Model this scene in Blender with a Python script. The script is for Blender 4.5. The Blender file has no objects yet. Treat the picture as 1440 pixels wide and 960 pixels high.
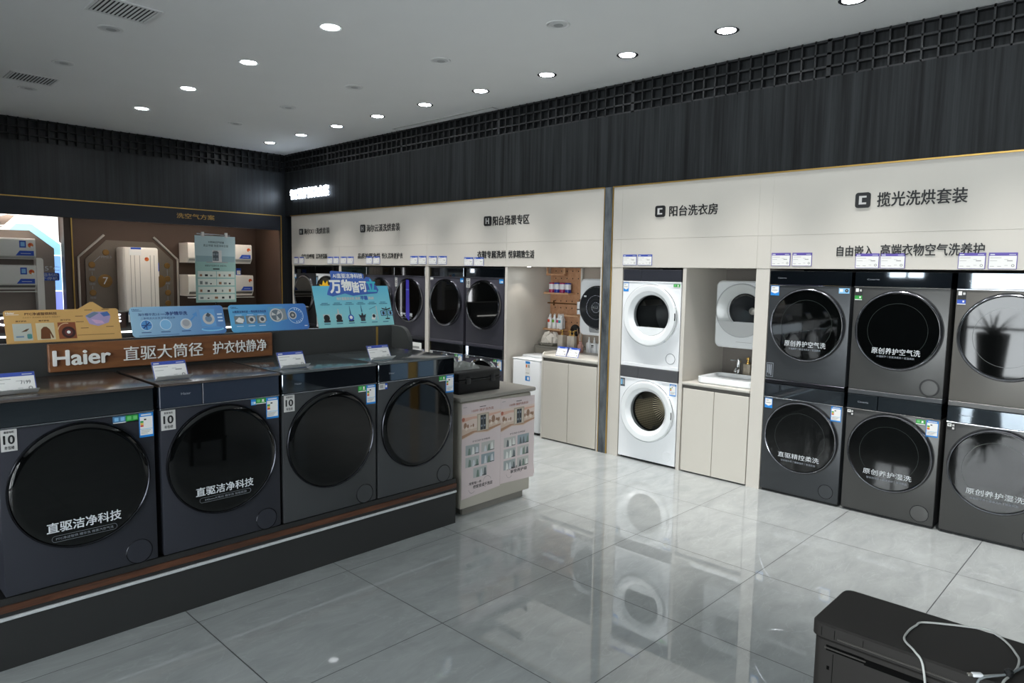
import bpy, bmesh, math, random
from mathutils import Matrix, Vector
S = bpy.context.scene
COL = S.collection
ZO = -0.03            # all heights below were measured from a datum 3 cm under the floor
PI = math.pi
RW = -PI / 2          # things that face the room from the right-hand wall

# ------------------------------------------------------------------ camera, light, exposure
f_px, yaw, pit, rol, H = 975.1073, .8058, .0981, .0168, 1.7078
cy, sy, cp, sp = math.cos(yaw), math.sin(yaw), math.cos(pit), math.sin(pit)
FW = Vector((sy * cp, cy * cp, -sp)); R0 = Vector((cy, -sy, 0)); U0 = R0.cross(FW)
RT = R0 * math.cos(rol) + U0 * math.sin(rol); UP = -R0 * math.sin(rol) + U0 * math.cos(rol)
cd = bpy.data.cameras.new('camera'); cam = bpy.data.objects.new('camera', cd); COL.objects.link(cam)
cd.sensor_width = 36; cd.lens = f_px / 1440 * 36; cd.clip_start = .02
M = Matrix((RT, UP, -FW)).transposed().to_4x4(); M.translation = Vector((0, 0, H + ZO)); cam.matrix_world = M
S.camera = cam
S.view_settings.view_transform = 'Standard'; S.view_settings.look = 'None'
S.view_settings.exposure = 0.9; S.view_settings.gamma = 1; S.view_settings.use_curve_mapping = False
cyc = S.cycles
cyc.use_denoising = True
cyc.max_bounces = 8; cyc.diffuse_bounces = 4; cyc.glossy_bounces = 4; cyc.transmission_bounces = 4; cyc.transparent_max_bounces = 8
cyc.sample_clamp_indirect = 6; cyc.caustics_reflective = False; cyc.caustics_refractive = False
W = bpy.data.worlds.new('world'); S.world = W; W.use_nodes = True
W.node_tree.nodes['Background'].inputs[0].default_value = (.95, .97, 1, 1)
W.node_tree.nodes['Background'].inputs[1].default_value = 7.6
LAMP_W = 105           # watts of every spotlight in the row along the right wall
LAMP_L = 40           # watts of every downlight over the left half
WIN_W = 1.0

# ------------------------------------------------------------------ materials
def lin(c):
    if isinstance(c, str):
        c = [int(c[i:i + 2], 16) for i in (0, 2, 4)]
    return tuple((v / 255 / 12.92 if v / 255 <= .04045 else ((v / 255 + .055) / 1.055) ** 2.4) for v in c) + (1,)
MATS = {}
def mat(name, c, rough=.5, metal=0, ior=1.5, emit=0, coat=0, tint=None, var=0, scale=30, alpha=None):
    if name in MATS: return MATS[name]
    m = bpy.data.materials.new(name); m.use_nodes = True; nt = m.node_tree; b = nt.nodes['Principled BSDF']
    b.inputs['Base Color'].default_value = lin(c); b.inputs['Roughness'].default_value = rough
    b.inputs['Metallic'].default_value = metal; b.inputs['IOR'].default_value = ior
    b.inputs['Coat Weight'].default_value = coat
    if coat: b.inputs['Coat Roughness'].default_value = .03
    if tint: b.inputs['Specular Tint'].default_value = lin(tint)
    if emit:
        b.inputs['Emission Color'].default_value = lin(c); b.inputs['Emission Strength'].default_value = emit
    if var:
        tc = nt.nodes.new('ShaderNodeTexCoord'); n = nt.nodes.new('ShaderNodeTexNoise'); n.inputs['Scale'].default_value = scale
        n.inputs['Detail'].default_value = 4
        mx = nt.nodes.new('ShaderNodeMix'); mx.data_type = 'RGBA'; mx.blend_type = 'MULTIPLY'
        rp = nt.nodes.new('ShaderNodeMapRange'); rp.inputs[3].default_value = 1 - var; rp.inputs[4].default_value = 1 + var
        nt.links.new(tc.outputs['Object'], n.inputs['Vector']); nt.links.new(n.outputs[0], rp.inputs[0])
        mx.inputs[0].default_value = 1; mx.inputs[6].default_value = lin(c)
        nt.links.new(rp.outputs[0], mx.inputs[7]); nt.links.new(mx.outputs[2], b.inputs['Base Color'])
    MATS[name] = m
    return m
def nodes(m): return m.node_tree.nodes, m.node_tree.links, m.node_tree.nodes['Principled BSDF']
def glassy(name, c, op, rough=.02):
    """thin clear sheet: mostly see-through, glossy on its face"""
    m = bpy.data.materials.new(name); m.use_nodes = True; nt = m.node_tree; nt.nodes.clear()
    o = nt.nodes.new('ShaderNodeOutputMaterial'); t = nt.nodes.new('ShaderNodeBsdfTransparent'); g = nt.nodes.new('ShaderNodeBsdfPrincipled')
    g.inputs['Base Color'].default_value = lin(c); g.inputs['Roughness'].default_value = rough
    t.inputs[0].default_value = (.92, .94, .94, 1)
    fr = nt.nodes.new('ShaderNodeFresnel'); fr.inputs[0].default_value = 1.45
    ad = nt.nodes.new('ShaderNodeMath'); ad.operation = 'ADD'; ad.use_clamp = True; ad.inputs[1].default_value = op
    mx = nt.nodes.new('ShaderNodeMixShader')
    nt.links.new(fr.outputs[0], ad.inputs[0]); nt.links.new(ad.outputs[0], mx.inputs[0])
    nt.links.new(t.outputs[0], mx.inputs[1]); nt.links.new(g.outputs[0], mx.inputs[2]); nt.links.new(mx.outputs[0], o.inputs[0])
    MATS[name] = m; return m
def wood(name, c1, c2, stretch, scale, rough, axis=2, bump=.15, coat=0):
    m = mat(name, c1, rough, coat=coat); N, L, b = nodes(m)
    tc = N.new('ShaderNodeTexCoord'); mp = N.new('ShaderNodeMapping'); s = [scale] * 3; s[axis] = scale / stretch
    mp.inputs['Scale'].default_value = s
    n = N.new('ShaderNodeTexNoise'); n.inputs['Scale'].default_value = 1; n.inputs['Detail'].default_value = 6; n.inputs['Roughness'].default_value = .65
    cr = N.new('ShaderNodeValToRGB'); cr.color_ramp.elements[0].color = lin(c1); cr.color_ramp.elements[1].color = lin(c2)
    cr.color_ramp.elements[0].position = .32; cr.color_ramp.elements[1].position = .68
    bp = N.new('ShaderNodeBump'); bp.inputs['Strength'].default_value = bump; bp.inputs['Distance'].default_value = .004
    L.new(tc.outputs['Object'], mp.inputs['Vector']); L.new(mp.outputs[0], n.inputs['Vector']); L.new(n.outputs[0], cr.inputs[0])
    L.new(cr.outputs[0], b.inputs['Base Color']); L.new(n.outputs[0], bp.inputs['Height']); L.new(bp.outputs[0], b.inputs['Normal'])
    return m
def floor_mat():
    m = mat('polished_tile', 'a0a6a6', .07, ior=1.78); N, L, b = nodes(m)
    def nd(t, **k):
        n = N.new(t)
        for a, v in k.items(): setattr(n, a, v)
        return n
    tc = nd('ShaderNodeTexCoord'); sx = nd('ShaderNodeSeparateXYZ'); L.new(tc.outputs['Object'], sx.inputs[0])
    ds = []; fl = []
    for i, (o, s) in enumerate(((2.905, .825), (2.43, .815))):
        a = nd('ShaderNodeMath', operation='SUBTRACT'); a.inputs[1].default_value = o; L.new(sx.outputs[i], a.inputs[0])
        d = nd('ShaderNodeMath', operation='DIVIDE'); d.inputs[1].default_value = s; L.new(a.outputs[0], d.inputs[0])
        p = nd('ShaderNodeMath', operation='PINGPONG'); p.inputs[1].default_value = .5; L.new(d.outputs[0], p.inputs[0])
        g = nd('ShaderNodeMath', operation='FLOOR'); L.new(d.outputs[0], g.inputs[0]); ds.append(p); fl.append(g)
    mn = nd('ShaderNodeMath', operation='MINIMUM'); L.new(ds[0].outputs[0], mn.inputs[0]); L.new(ds[1].outputs[0], mn.inputs[1])
    gr = nd('ShaderNodeMath', operation='LESS_THAN'); gr.inputs[1].default_value = .0027; L.new(mn.outputs[0], gr.inputs[0])
    cv = nd('ShaderNodeCombineXYZ'); L.new(fl[0].outputs[0], cv.inputs[0]); L.new(fl[1].outputs[0], cv.inputs[1])
    wn = nd('ShaderNodeTexWhiteNoise', noise_dimensions='3D'); L.new(cv.outputs[0], wn.inputs['Vector'])
    # each tile gets its own piece of the stone figure
    of = nd('ShaderNodeVectorMath', operation='SCALE'); of.inputs['Scale'].default_value = 7; L.new(wn.outputs['Color'], of.inputs[0])
    ad = nd('ShaderNodeVectorMath', operation='ADD'); L.new(tc.outputs['Object'], ad.inputs[0]); L.new(of.outputs[0], ad.inputs[1])
    mp = nd('ShaderNodeMapping'); mp.inputs['Scale'].default_value = (1.3, 3.2, 1); mp.inputs['Rotation'].default_value = (0, 0, .5); L.new(ad.outputs[0], mp.inputs[0])
    n1 = nd('ShaderNodeTexNoise'); n1.inputs['Scale'].default_value = 2.2; n1.inputs['Detail'].default_value = 9; n1.inputs['Roughness'].default_value = .66; n1.inputs['Distortion'].default_value = .6
    L.new(mp.outputs[0], n1.inputs['Vector'])
    cr = nd('ShaderNodeValToRGB'); e = cr.color_ramp.elements
    e[0].position = .28; e[0].color = lin('959999'); e[1].position = .74; e[1].color = lin('adb1b0')
    L.new(n1.outputs[0], cr.inputs[0])
    n2 = nd('ShaderNodeTexNoise'); n2.inputs['Scale'].default_value = 1.5; n2.inputs['Detail'].default_value = 5; n2.inputs['Distortion'].default_value = 1.6; L.new(mp.outputs[0], n2.inputs['Vector'])
    a1 = nd('ShaderNodeMath', operation='SUBTRACT'); a1.inputs[1].default_value = .5; L.new(n2.outputs[0], a1.inputs[0])
    a2 = nd('ShaderNodeMath', operation='ABSOLUTE'); L.new(a1.outputs[0], a2.inputs[0])
    a3 = nd('ShaderNodeMapRange'); a3.inputs[1].default_value = 0; a3.inputs[2].default_value = .012; a3.inputs[3].default_value = .14; a3.inputs[4].default_value = 0; L.new(a2.outputs[0], a3.inputs[0])
    m1 = nd('ShaderNodeMix', data_type='RGBA'); m1.inputs[7].default_value = lin('cacfce'); L.new(a3.outputs[0], m1.inputs[0]); L.new(cr.outputs[0], m1.inputs[6])
    m2 = nd('ShaderNodeMix', data_type='RGBA'); m2.inputs[7].default_value = lin('24272b'); L.new(gr.outputs[0], m2.inputs[0]); L.new(m1.outputs[2], m2.inputs[6])
    L.new(m2.outputs[2], b.inputs['Base Color'])
    rr = nd('ShaderNodeMapRange'); rr.inputs[3].default_value = .012; rr.inputs[4].default_value = .5; L.new(gr.outputs[0], rr.inputs[0]); L.new(rr.outputs[0], b.inputs['Roughness'])
    n3 = nd('ShaderNodeTexNoise'); n3.inputs['Scale'].default_value = 5; n3.inputs['Detail'].default_value = 1; L.new(tc.outputs['Object'], n3.inputs['Vector'])
    bp = nd('ShaderNodeBump'); bp.inputs['Strength'].default_value = .03; bp.inputs['Distance'].default_value = .0022; L.new(n3.outputs[0], bp.inputs['Height']); L.new(bp.outputs[0], b.inputs['Normal'])
    return m
def drum_mat():
    m = mat('perforated_steel', 'c4baa6', .35, .7); N, L, b = nodes(m)
    tc = N.new('ShaderNodeTexCoord'); sx = N.new('ShaderNodeSeparateXYZ'); L.new(tc.outputs['Object'], sx.inputs[0])
    def mth(op, a, v=None, c=None):
        n = N.new('ShaderNodeMath'); n.operation = op
        for i, q in enumerate((a, v, c)):
            if q is None: continue
            if isinstance(q, (int, float)): n.inputs[i].default_value = q
            else: L.new(q, n.inputs[i])
        return n.outputs[0]
    z = mth('SUBTRACT', sx.outputs[2], .47)
    an = mth('MULTIPLY', mth('ARCTAN2', z, sx.outputs[0]), 60 / (2 * PI)); yy = mth('MULTIPLY', sx.outputs[1], 50)
    p = mth('PINGPONG', an, .5); q = mth('PINGPONG', yy, .5)
    d = mth('SQRT', mth('ADD', mth('MULTIPLY', p, p), mth('MULTIPLY', q, q)))
    k = mth('LESS_THAN', d, .24)
    mx = N.new('ShaderNodeMix'); mx.data_type = 'RGBA'; mx.inputs[6].default_value = lin('c4baa6'); mx.inputs[7].default_value = lin('15130f')
    L.new(k, mx.inputs[0]); L.new(mx.outputs[2], b.inputs['Base Color'])
    return m

white_paint = mat('ceiling_white', 'e2e4e4', .9, var=.02, scale=3)
dark_wood = wood('dark_veneer', '0c0d0e', '303335', 40, 20, .6, bump=.3); dark_wood.node_tree.nodes['Principled BSDF'].inputs['Specular IOR Level'].default_value = .22
back_wood = wood('black_veneer', '14171a', '2e3236', 40, 26, .38, bump=.3)
panel = mat('warm_white_laminate', 'cdc8bf', .55, var=.015, scale=4)
panel_edge = mat('panel_edge', 'd2cec6', .5)
taupe = mat('taupe_laminate', 'b3a89c', .6, var=.02, scale=6)
slate = mat('grey_stone_tile', '6f6a64', .35, var=.15, scale=5)
gold = mat('brushed_brass', 'd4ae62', .33, .9)
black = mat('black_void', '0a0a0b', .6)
navy = mat('navy_header', '20242e', .35)
brown = mat('brown_laminate', '4a382e', .6, var=.05, scale=8)
dark_stone = wood('dark_stone', '34383c', '70767a', 4, 14, .35, bump=.05)
chrome = mat('chrome', 'dcdfe2', .08, 1)
satin = mat('satin_chrome', 'a9acb2', .22, 1)
smoke_ring = mat('dark_chrome', '3a3b40', .2, 1)
door_ring_m = mat('door_ring_metal', '85868c', .16, 1)
black_glass = mat('black_glass', '050606', .035, ior=1.5)
mirror_glass = mat('mirror_black_glass', '0a0d11', .03, ior=2.6, tint='dce9f4')
matte_navy = mat('matte_navy_glass', '2c3442', .22)
grey_glass = mat('slate_glass', '3c424c', .12)
top_brown = mat('bronze_glass_top', '4a403b', .2, ior=2.0)
top_grey = mat('grey_glass_top', '4c5254', .14, ior=2.0)
body_navy = mat('graphite_navy_steel', '33353d', .42, .25)
body_grey = mat('graphite_steel', '46484a', .42, .3)
body_dark = mat('charcoal_steel', '3c3f42', .4, .3)
body_metal = mat('brushed_graphite', '535352', .38, .5)
body_light = mat('brushed_titanium', '787570', .36, .55)
body_plum = mat('plum_grey_steel', '474650', .42, .3)
body_black = mat('black_steel', '24252a', .4, .2)
enamel = mat('white_enamel', 'eceef0', .28)
enamel_door = mat('white_gloss_plastic', 'e9eced', .15)
drum = drum_mat()
steel = mat('steel', 'b6b2aa', .3, .9)
ink_white = mat('white_print', 'd6dade', .5)
ink_pure = mat('white_ink', 'f2f2ee', .6)
ink_dim = mat('grey_print', '8a9098', .5)
ink_black = mat('black_ink', '17181a', .55)
ink_grey = mat('grey_ink', '9a9a98', .6)
paper = mat('white_paper', 'ecebe8', .6)
paper_grey = mat('silver_sticker', 'c9c8c6', .5)
blue = mat('label_blue', '1f86d8', .5)
royal = mat('royal_blue', '2450b8', .5)
cardblue = mat('card_blue', '3a50a8', .5)
purple = mat('card_purple', '5a4aa0', .5)
green = mat('label_green', '2a9a3c', .5)
lightblue = mat('light_blue', '86bfe6', .5)
yellow = mat('yellow', 'e8b820', .5)
red = mat('red', 'c83a28', .5)
orange = mat('orange', 'd8742c', .5)
acrylic = glassy('clear_acrylic', 'ffffff', .04)
tint_glass = glassy('tinted_door_glass', '101414', .12)
window_glass = glassy('window_glass', 'ffffff', .0)
lamp_on = mat('lamp_lens', 'f6fbff', .5, emit=30)
sign_on = mat('lit_letter', 'e6f2ff', .5, emit=3.5)
strip_on = mat('light_strip', 'f4f4ee', .5, emit=2.2)
lattice_m = mat('lattice_black', '202224', .45)
rubber = mat('black_plastic', '131415', .5)
printer_m = mat('charcoal_plastic', '282624', .6, ior=1.35, var=.04, scale=400)
laminate_dark = mat('dark_laminate', '3c3d3c', .5, var=.03, scale=20)
copper_wood = wood('copper_wood', '6e4530', '94643f', 8, 22, .3, axis=0, bump=.03)
brown_strip = wood('brown_strip', '3a2419', '66402c', 10, 40, .4, axis=0, bump=.03)
counter_grey = mat('taupe_countertop', '85827b', .45, var=.03, scale=15)
counter_body = mat('beige_laminate', 'b5b0a4', .5)
oak = wood('pale_beech', 'b07f5c', 'c89a76', 6, 20, .55, axis=1, bump=.03)
oak_light = mat('light_beech', 'd6ab84', .5)
ac_white = mat('ivory_plastic', 'ece6de', .35)
floor_m = floor_mat()

# ------------------------------------------------------------------ mesh builder
TX = {}
def text_mesh(body, offset=0.0, extrude=0.0, res=3):
    k = (body, offset, extrude, res)
    if k in TX: return TX[k]
    c = bpy.data.curves.new('t', 'FONT'); c.body = body; c.offset = offset; c.extrude = extrude; c.resolution_u = res
    o = bpy.data.objects.new('t', c); COL.objects.link(o); bpy.context.view_layer.update()
    m = bpy.data.meshes.new_from_object(o.evaluated_get(bpy.context.evaluated_depsgraph_get()))
    V = [tuple(v.co) for v in m.vertices]; F = [tuple(p.vertices) for p in m.polygons]
    bpy.data.objects.remove(o); bpy.data.curves.remove(c); bpy.data.meshes.remove(m)
    TX[k] = (V, F); return TX[k]

class MB:
    def __init__(s, M=None): s.v = []; s.f = []; s.mi = []; s.mats = []; s.M = M
    def add(s, V, F, m):
        if m not in s.mats: s.mats.append(m)
        i = s.mats.index(m); o = len(s.v)
        if s.M is not None: V = [tuple(s.M @ Vector(p)) for p in V]
        s.v += [tuple(p) for p in V]; s.f += [tuple(o + q for q in f) for f in F]; s.mi += [i] * len(F)
        return s
    def box(s, x0, x1, y0, y1, z0, z1, m):
        x0, x1 = min(x0, x1), max(x0, x1); y0, y1 = min(y0, y1), max(y0, y1); z0, z1 = min(z0, z1), max(z0, z1)
        V = [(x, y, z) for z in (z0, z1) for y in (y0, y1) for x in (x0, x1)]
        return s.add(V, [(0, 2, 3, 1), (4, 5, 7, 6), (0, 1, 5, 4), (2, 6, 7, 3), (0, 4, 6, 2), (1, 3, 7, 5)], m)
    def rbox(s, x0, x1, y0, y1, z0, z1, m, r=.004, seg=2):
        b = bmesh.new(); bmesh.ops.create_cube(b, size=1)
        for v in b.verts:
            v.co = Vector(((x0 + x1) / 2 + v.co.x * abs(x1 - x0), (y0 + y1) / 2 + v.co.y * abs(y1 - y0), (z0 + z1) / 2 + v.co.z * abs(z1 - z0)))
        bmesh.ops.bevel(b, geom=list(b.edges), offset=r, segments=seg, profile=.5, affect='EDGES')
        b.verts.index_update()
        V = [tuple(v.co) for v in b.verts]; F = [tuple(v.index for v in f.verts) for f in b.faces]; b.free()
        return s.add(V, F, m)
    def lathe(s, prof, m, c=(0, 0, 0), axis='z', n=48, sx=1, sz=1):
        """prof: (radius, height along the axis); axis 'y' means height is y"""
        V = []; F = []; k = len(prof)
        for i in range(n):
            a = 2 * PI * i / n
            for r, h in prof:
                p = (r * math.cos(a) * sx, r * math.sin(a) * sz)
                V.append((c[0] + p[0], c[1] + h, c[2] + p[1]) if axis == 'y' else
                         (c[0] + p[0], c[1] + p[1], c[2] + h) if axis == 'z' else (c[0] + h, c[1] + p[0], c[2] + p[1]))
        for i in range(n):
            j = (i + 1) % n
            for q in range(k - 1):
                F.append((i * k + q, j * k + q, j * k + q + 1, i * k + q + 1))
        for e in (0, k - 1):
            if prof[e][0] > 1e-6: pass
        return s.add(V, F, m)
    def disc(s, x, z, r, y, m, n=40, sx=1, sz=1):
        V = [(x + r * sx * math.cos(2 * PI * i / n), y, z + r * sz * math.sin(2 * PI * i / n)) for i in range(n)]
        return s.add(V, [tuple(range(n))], m)
    def ringf(s, x, z, r0, r1, y, m, n=48, a0=0, a1=2 * PI):
        V = []; F = []
        for i in range(n + 1):
            a = a0 + (a1 - a0) * i / n
            V += [(x + r0 * math.cos(a), y, z + r0 * math.sin(a)), (x + r1 * math.cos(a), y, z + r1 * math.sin(a))]
        F = [(2 * i, 2 * i + 1, 2 * i + 3, 2 * i + 2) for i in range(n)]
        return s.add(V, F, m)
    def rect(s, x0, x1, z0, z1, y, m):
        return s.add([(x0, y, z0), (x1, y, z0), (x1, y, z1), (x0, y, z1)], [(0, 1, 2, 3)], m)
    def poly(s, pts, y, m):
        return s.add([(x, y, z) for x, z in pts], [tuple(range(len(pts)))], m)
    def prism(s, pts, y0, y1, m):
        """outline in x,z pushed from y0 to y1"""
        n = len(pts)
        V = [(x, y0, z) for x, z in pts] + [(x, y1, z) for x, z in pts]
        F = [tuple(range(n)), tuple(range(2 * n - 1, n - 1, -1))] + [(i, i + n, (i + 1) % n + n, (i + 1) % n) for i in range(n)]
        return s.add(V, F, m)
    def text(s, body, x0, x1, z0, z1, y, m, offset=.012, extrude=0, res=3, keep=False):
        V, F = text_mesh(body, 0.0, extrude, res)
        if not V: return s
        if offset > .012:
            n0 = len(V); sh = [(0, 0), (offset, 0), (-offset, 0), (0, offset * .8), (0, -offset * .8)]
            if offset > .03: sh += [(offset * .7, offset * .6), (-offset * .7, offset * .6), (offset * .7, -offset * .6), (-offset * .7, -offset * .6)]
            V, F = [(q[0] + a, q[1] + b, q[2] + i * .0008) for i, (a, b) in enumerate(sh) for q in V], [tuple(j + i * n0 for j in f) for i in range(len(sh)) for f in F]
        a0, a1 = min(p[0] for p in V), max(p[0] for p in V); b0, b1 = min(p[1] for p in V), max(p[1] for p in V)
        kx = (x1 - x0) / (a1 - a0); kz = (z1 - z0) / (b1 - b0)
        if keep: kx = kz = min(kx, kz)
        return s.add([(x0 + (p[0] - a0) * kx, y - p[2] * kz, z0 + (p[1] - b0) * kz) for p in V], F, m)
    def tube(s, pts, r, m, n=8):
        pts = [Vector(p) for p in pts]; V = []; F = []; up = Vector((0, 0, 1)); prev = None
        for i, p in enumerate(pts):
            t = (pts[min(i + 1, len(pts) - 1)] - pts[max(i - 1, 0)]).normalized()
            if prev is None:
                a = t.cross(up if abs(t.z) < .9 else Vector((1, 0, 0))).normalized()
            else:
                a = (prev - t * prev.dot(t)).normalized()
            prev = a; b = t.cross(a); rr = r[i] if isinstance(r, (list, tuple)) else r
            for k in range(n):
                w = 2 * PI * k / n; V.append(tuple(p + (a * math.cos(w) + b * math.sin(w)) * rr))
        for i in range(len(pts) - 1):
            for k in range(n):
                j = (k + 1) % n; F.append((i * n + k, i * n + j, (i + 1) * n + j, (i + 1) * n + k))
        F.append(tuple(range(n))); F.append(tuple(range((len(pts) - 1) * n + n - 1, (len(pts) - 1) * n - 1, -1)))
        return s.add(V, F, m)
    def holed(s, x0, x1, z0, z1, cx, cz, r, y, m, n=48):
        """a flat front with a round opening"""
        b = bmesh.new(); E = []
        o = [b.verts.new((x, y, z)) for x, z in ((x0, z0), (x1, z0), (x1, z1), (x0, z1))]
        c = [b.verts.new((cx + r * math.cos(2 * PI * i / n), y, cz + r * math.sin(2 * PI * i / n))) for i in range(n)]
        for L in (o, c):
            for i in range(len(L)): E.append(b.edges.new((L[i], L[(i + 1) % len(L)])))
        bmesh.ops.triangle_fill(b, edges=E, use_beauty=True); b.verts.index_update()
        V = [tuple(v.co) for v in b.verts]; F = [tuple(v.index for v in f.verts) for f in b.faces]; b.free()
        return s.add(V, F, m)
    def build(s, name, parent=None, loc=None, smooth=True, label=None):
        me = bpy.data.meshes.new(name); me.from_pydata(s.v, [], s.f)
        for m in s.mats: me.materials.append(m)
        me.polygons.foreach_set('material_index', s.mi)
        if smooth:
            me.polygons.foreach_set('use_smooth', [True] * len(s.f))
            me.set_sharp_from_angle(angle=math.radians(32))
        me.update()
        o = bpy.data.objects.new(name, me); COL.objects.link(o)
        if parent is not None: o.parent = parent
        else: o.location = Vector(loc or (0, 0, 0)) + Vector((0, 0, ZO))
        if label: o['label'] = label
        return o
def thing(name, label, cat, loc, rz=0, group=None, rx=0):
    o = bpy.data.objects.new(name, None); COL.objects.link(o); o.empty_display_size = .1
    o.location = Vector(loc) + Vector((0, 0, ZO)); o.rotation_euler = (rx, 0, rz)
    o['label'] = label; o['category'] = cat
    if group: o['group'] = group
    return o
def tag(o, label, cat, group=None):
    o['label'] = label; o['category'] = cat
    if group: o['group'] = group
    return o
def struct(name, mb):
    o = mb.build(name); o['kind'] = 'structure'; return o
def copy_tree(root, loc, label, group=None):
    r = root.copy(); COL.objects.link(r); r.location = Vector(loc) + Vector((0, 0, ZO)); r['label'] = label
    if group: r['group'] = group
    for ch in list(root.children):
        c = ch.copy(); COL.objects.link(c); c.parent = r
        for g in list(ch.children):
            d = g.copy(); COL.objects.link(d); d.parent = c
    return r
def arc(cx, cz, r, a0, a1, n=8):
    return [(cx + r * math.cos(math.radians(a0 + (a1 - a0) * i / n)), cz + r * math.sin(math.radians(a0 + (a1 - a0) * i / n))) for i in range(n + 1)]
def rrect(x0, x1, z0, z1, r, n=6):
    return arc(x1 - r, z1 - r, r, 0, 90, n) + arc(x0 + r, z1 - r, r, 90, 180, n) + arc(x0 + r, z0 + r, r, 180, 270, n) + arc(x1 - r, z0 + r, r, 270, 360, n)
ORD = ['first', 'second', 'third', 'fourth', 'fifth', 'sixth', 'seventh', 'eighth', 'ninth', 'tenth', 'eleventh', 'twelfth']

# ------------------------------------------------------------------ room shell
FZ = .03; CZ = 3.414; XL, YN = -3.4, -4.0
struct('floor', MB().box(XL - .2, 6.2, YN - .2, 10.9, FZ - .1, FZ, floor_m))
struct('ceiling', MB().box(XL - .2, 6.2, YN - .2, 10.9, CZ, CZ + .1, white_paint))
# right wall: the wall proper, the dark fascia and the lattice above, the pale joinery below
XF = 5.255
struct('wall_right', MB().box(6.0, 6.2, YN, 10.9, FZ, CZ, taupe))
mb = MB(); mb.box(5.25, 6.0, YN, 9.83, 2.505, 3.14, dark_wood)
mb.box(5.325, 6.0, YN, 9.83, 3.14, CZ, dark_wood); struct('wall_right_upper', mb)
def lattice_y(x0, x1, ya, yb):
    mb = MB(); s = .0985; y = yb; k = 0
    while y > ya:
        w = .016 if k % 17 == 12 else .006
        mb.box(x0, x1, y - w, y + w, 3.14, CZ, lattice_m); y -= s; k += 1
    for z in (3.148, 3.222, 3.312, 3.402): mb.box(x0, x1, ya, yb, z - .007, z + .007, lattice_m)
    return mb
struct('trim_1', lattice_y(5.262, 5.30, YN, 9.83))
# pale header panels with a fine seam
mb = MB()
for ya, yb in ((8.35, 9.655), (6.468, 8.35), (5.148, 6.468), (3.892, 5.148), (3.69, 3.788), (2.408, 3.69), (2.30, 2.408), (.40, 2.30)):
    mb.box(XF, 6.0, ya + .0006, yb - .0006, 1.778, 2.0286, panel); mb.box(XF, 6.0, ya + .0003, yb - .0003, 2.0300, 2.502, panel)
mb.box(XF + .02, 6.0, .40, 9.655, 1.79, 2.5, panel_edge)
struct('wall_right_header', mb)
struct('trim_2', MB().box(5.238, 5.254, 3.89, 9.655, 2.497, 2.507, gold).box(5.238, 5.254, YN, 3.79, 2.497, 2.507, gold))
# upright panels between the bays
mb = MB()
for ya, yb in ((9.61, 9.655), (8.32, 8.372), (6.437, 6.50), (5.13, 5.166), (3.892, 3.917), (3.668, 3.788), (3.02, 3.052), (2.30, 2.408), (.40, .44)):
    mb.box(XF + .004, 6.0, ya, yb, FZ, 1.777, panel)
struct('wall_right_uprights', mb)
mb = MB(); mb.box(5.25, 6.0, 3.797, 3.884, FZ, 2.504, dark_stone); mb.box(5.246, 5.3, 3.79, 3.797, FZ, 2.504, gold); mb.box(5.246, 5.3, 3.884, 3.891, FZ, 2.504, gold)
struct('column', mb)
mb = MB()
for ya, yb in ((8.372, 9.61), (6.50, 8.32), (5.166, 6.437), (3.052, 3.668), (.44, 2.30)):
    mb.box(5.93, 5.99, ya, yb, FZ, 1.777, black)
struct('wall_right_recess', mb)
struct('wall_right_niche', MB().box(5.975, 5.998, 2.408, 3.02, FZ, 1.777, slate))
# the wall beyond the frame on the camera's side, seen only in reflections
mb = MB(); grey_blue = mat('grey_blue_panel', '8296a8', .5)
mb.box(XF, 6.0, .10, .40, FZ, 2.502, grey_blue); mb.box(5.23, 6.0, -.06, .10, FZ, 2.502, mat('pillar_gold', 'c49a52', .45, .5)); mb.box(XF, 6.0, -.45, -.06, FZ, 2.502, grey_blue)
mb.box(XF, 6.0, -2.6, -.45, FZ, 2.502, body_black); mb.box(XF, 6.0, -2.95, -2.6, FZ, 2.502, grey_blue); mb.box(5.23, 6.0, -3.1, -2.95, FZ, 2.502, gold); mb.box(XF, 6.0, YN, -3.1, FZ, 2.502, grey_blue)
struct('wall_right_near', mb)
struct('wall_front', MB().box(XL - .2, 6.2, YN - .2, YN, FZ, CZ, mat('front_grey', '4a4f54', .6)))
# left wall with the shop window
mb = MB(); lw = mat('left_dark', '4a5259', .6)
for ya, yb, z0, z1 in ((YN, -2.2, FZ, CZ), (2.65, 3.3, FZ, CZ), (3.9, 10.9, FZ, CZ), (-2.2, 2.65, 2.7, CZ), (-2.2, 2.65, FZ, .12), (3.3, 3.9, FZ, 1.75), (3.3, 3.9, 2.6, CZ)):
    mb.box(XL - .2, XL, ya, yb, z0, z1, lw)
struct('wall_left', mb)
mb = MB()
for y in (-2.2, -1.0, .25, 1.42, 2.62): mb.box(XL - .12, XL - .06, y - .03, y + .03, .12, 2.7, rubber)
struct('window_1', mb.box(XL - .12, XL - .06, -2.2, 2.65, .9, .94, rubber).box(XL - .095, XL - .085, -2.2, 2.65, .12, 2.7, window_glass))
struct('window_2', MB().box(XL - .12, XL - .06, 3.57, 3.6, 1.75, 2.6, rubber).box(XL - .095, XL - .085, 3.3, 3.9, 1.75, 2.6, window_glass))
for nm, y, w, z, h in (('daylight', .22, 4.85, 1.41, 2.58), ('daylight', 3.6, .6, 2.17, .85)):
    ld = bpy.data.lights.new(nm, 'AREA'); ld.shape = 'RECTANGLE'; ld.size = w; ld.size_y = h; ld.cycles.is_portal = True
    lo = bpy.data.objects.new(nm, ld); COL.objects.link(lo); lo.location = (XL - .21, y, z + ZO); lo.rotation_euler = (PI / 2, 0, -PI / 2)

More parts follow.
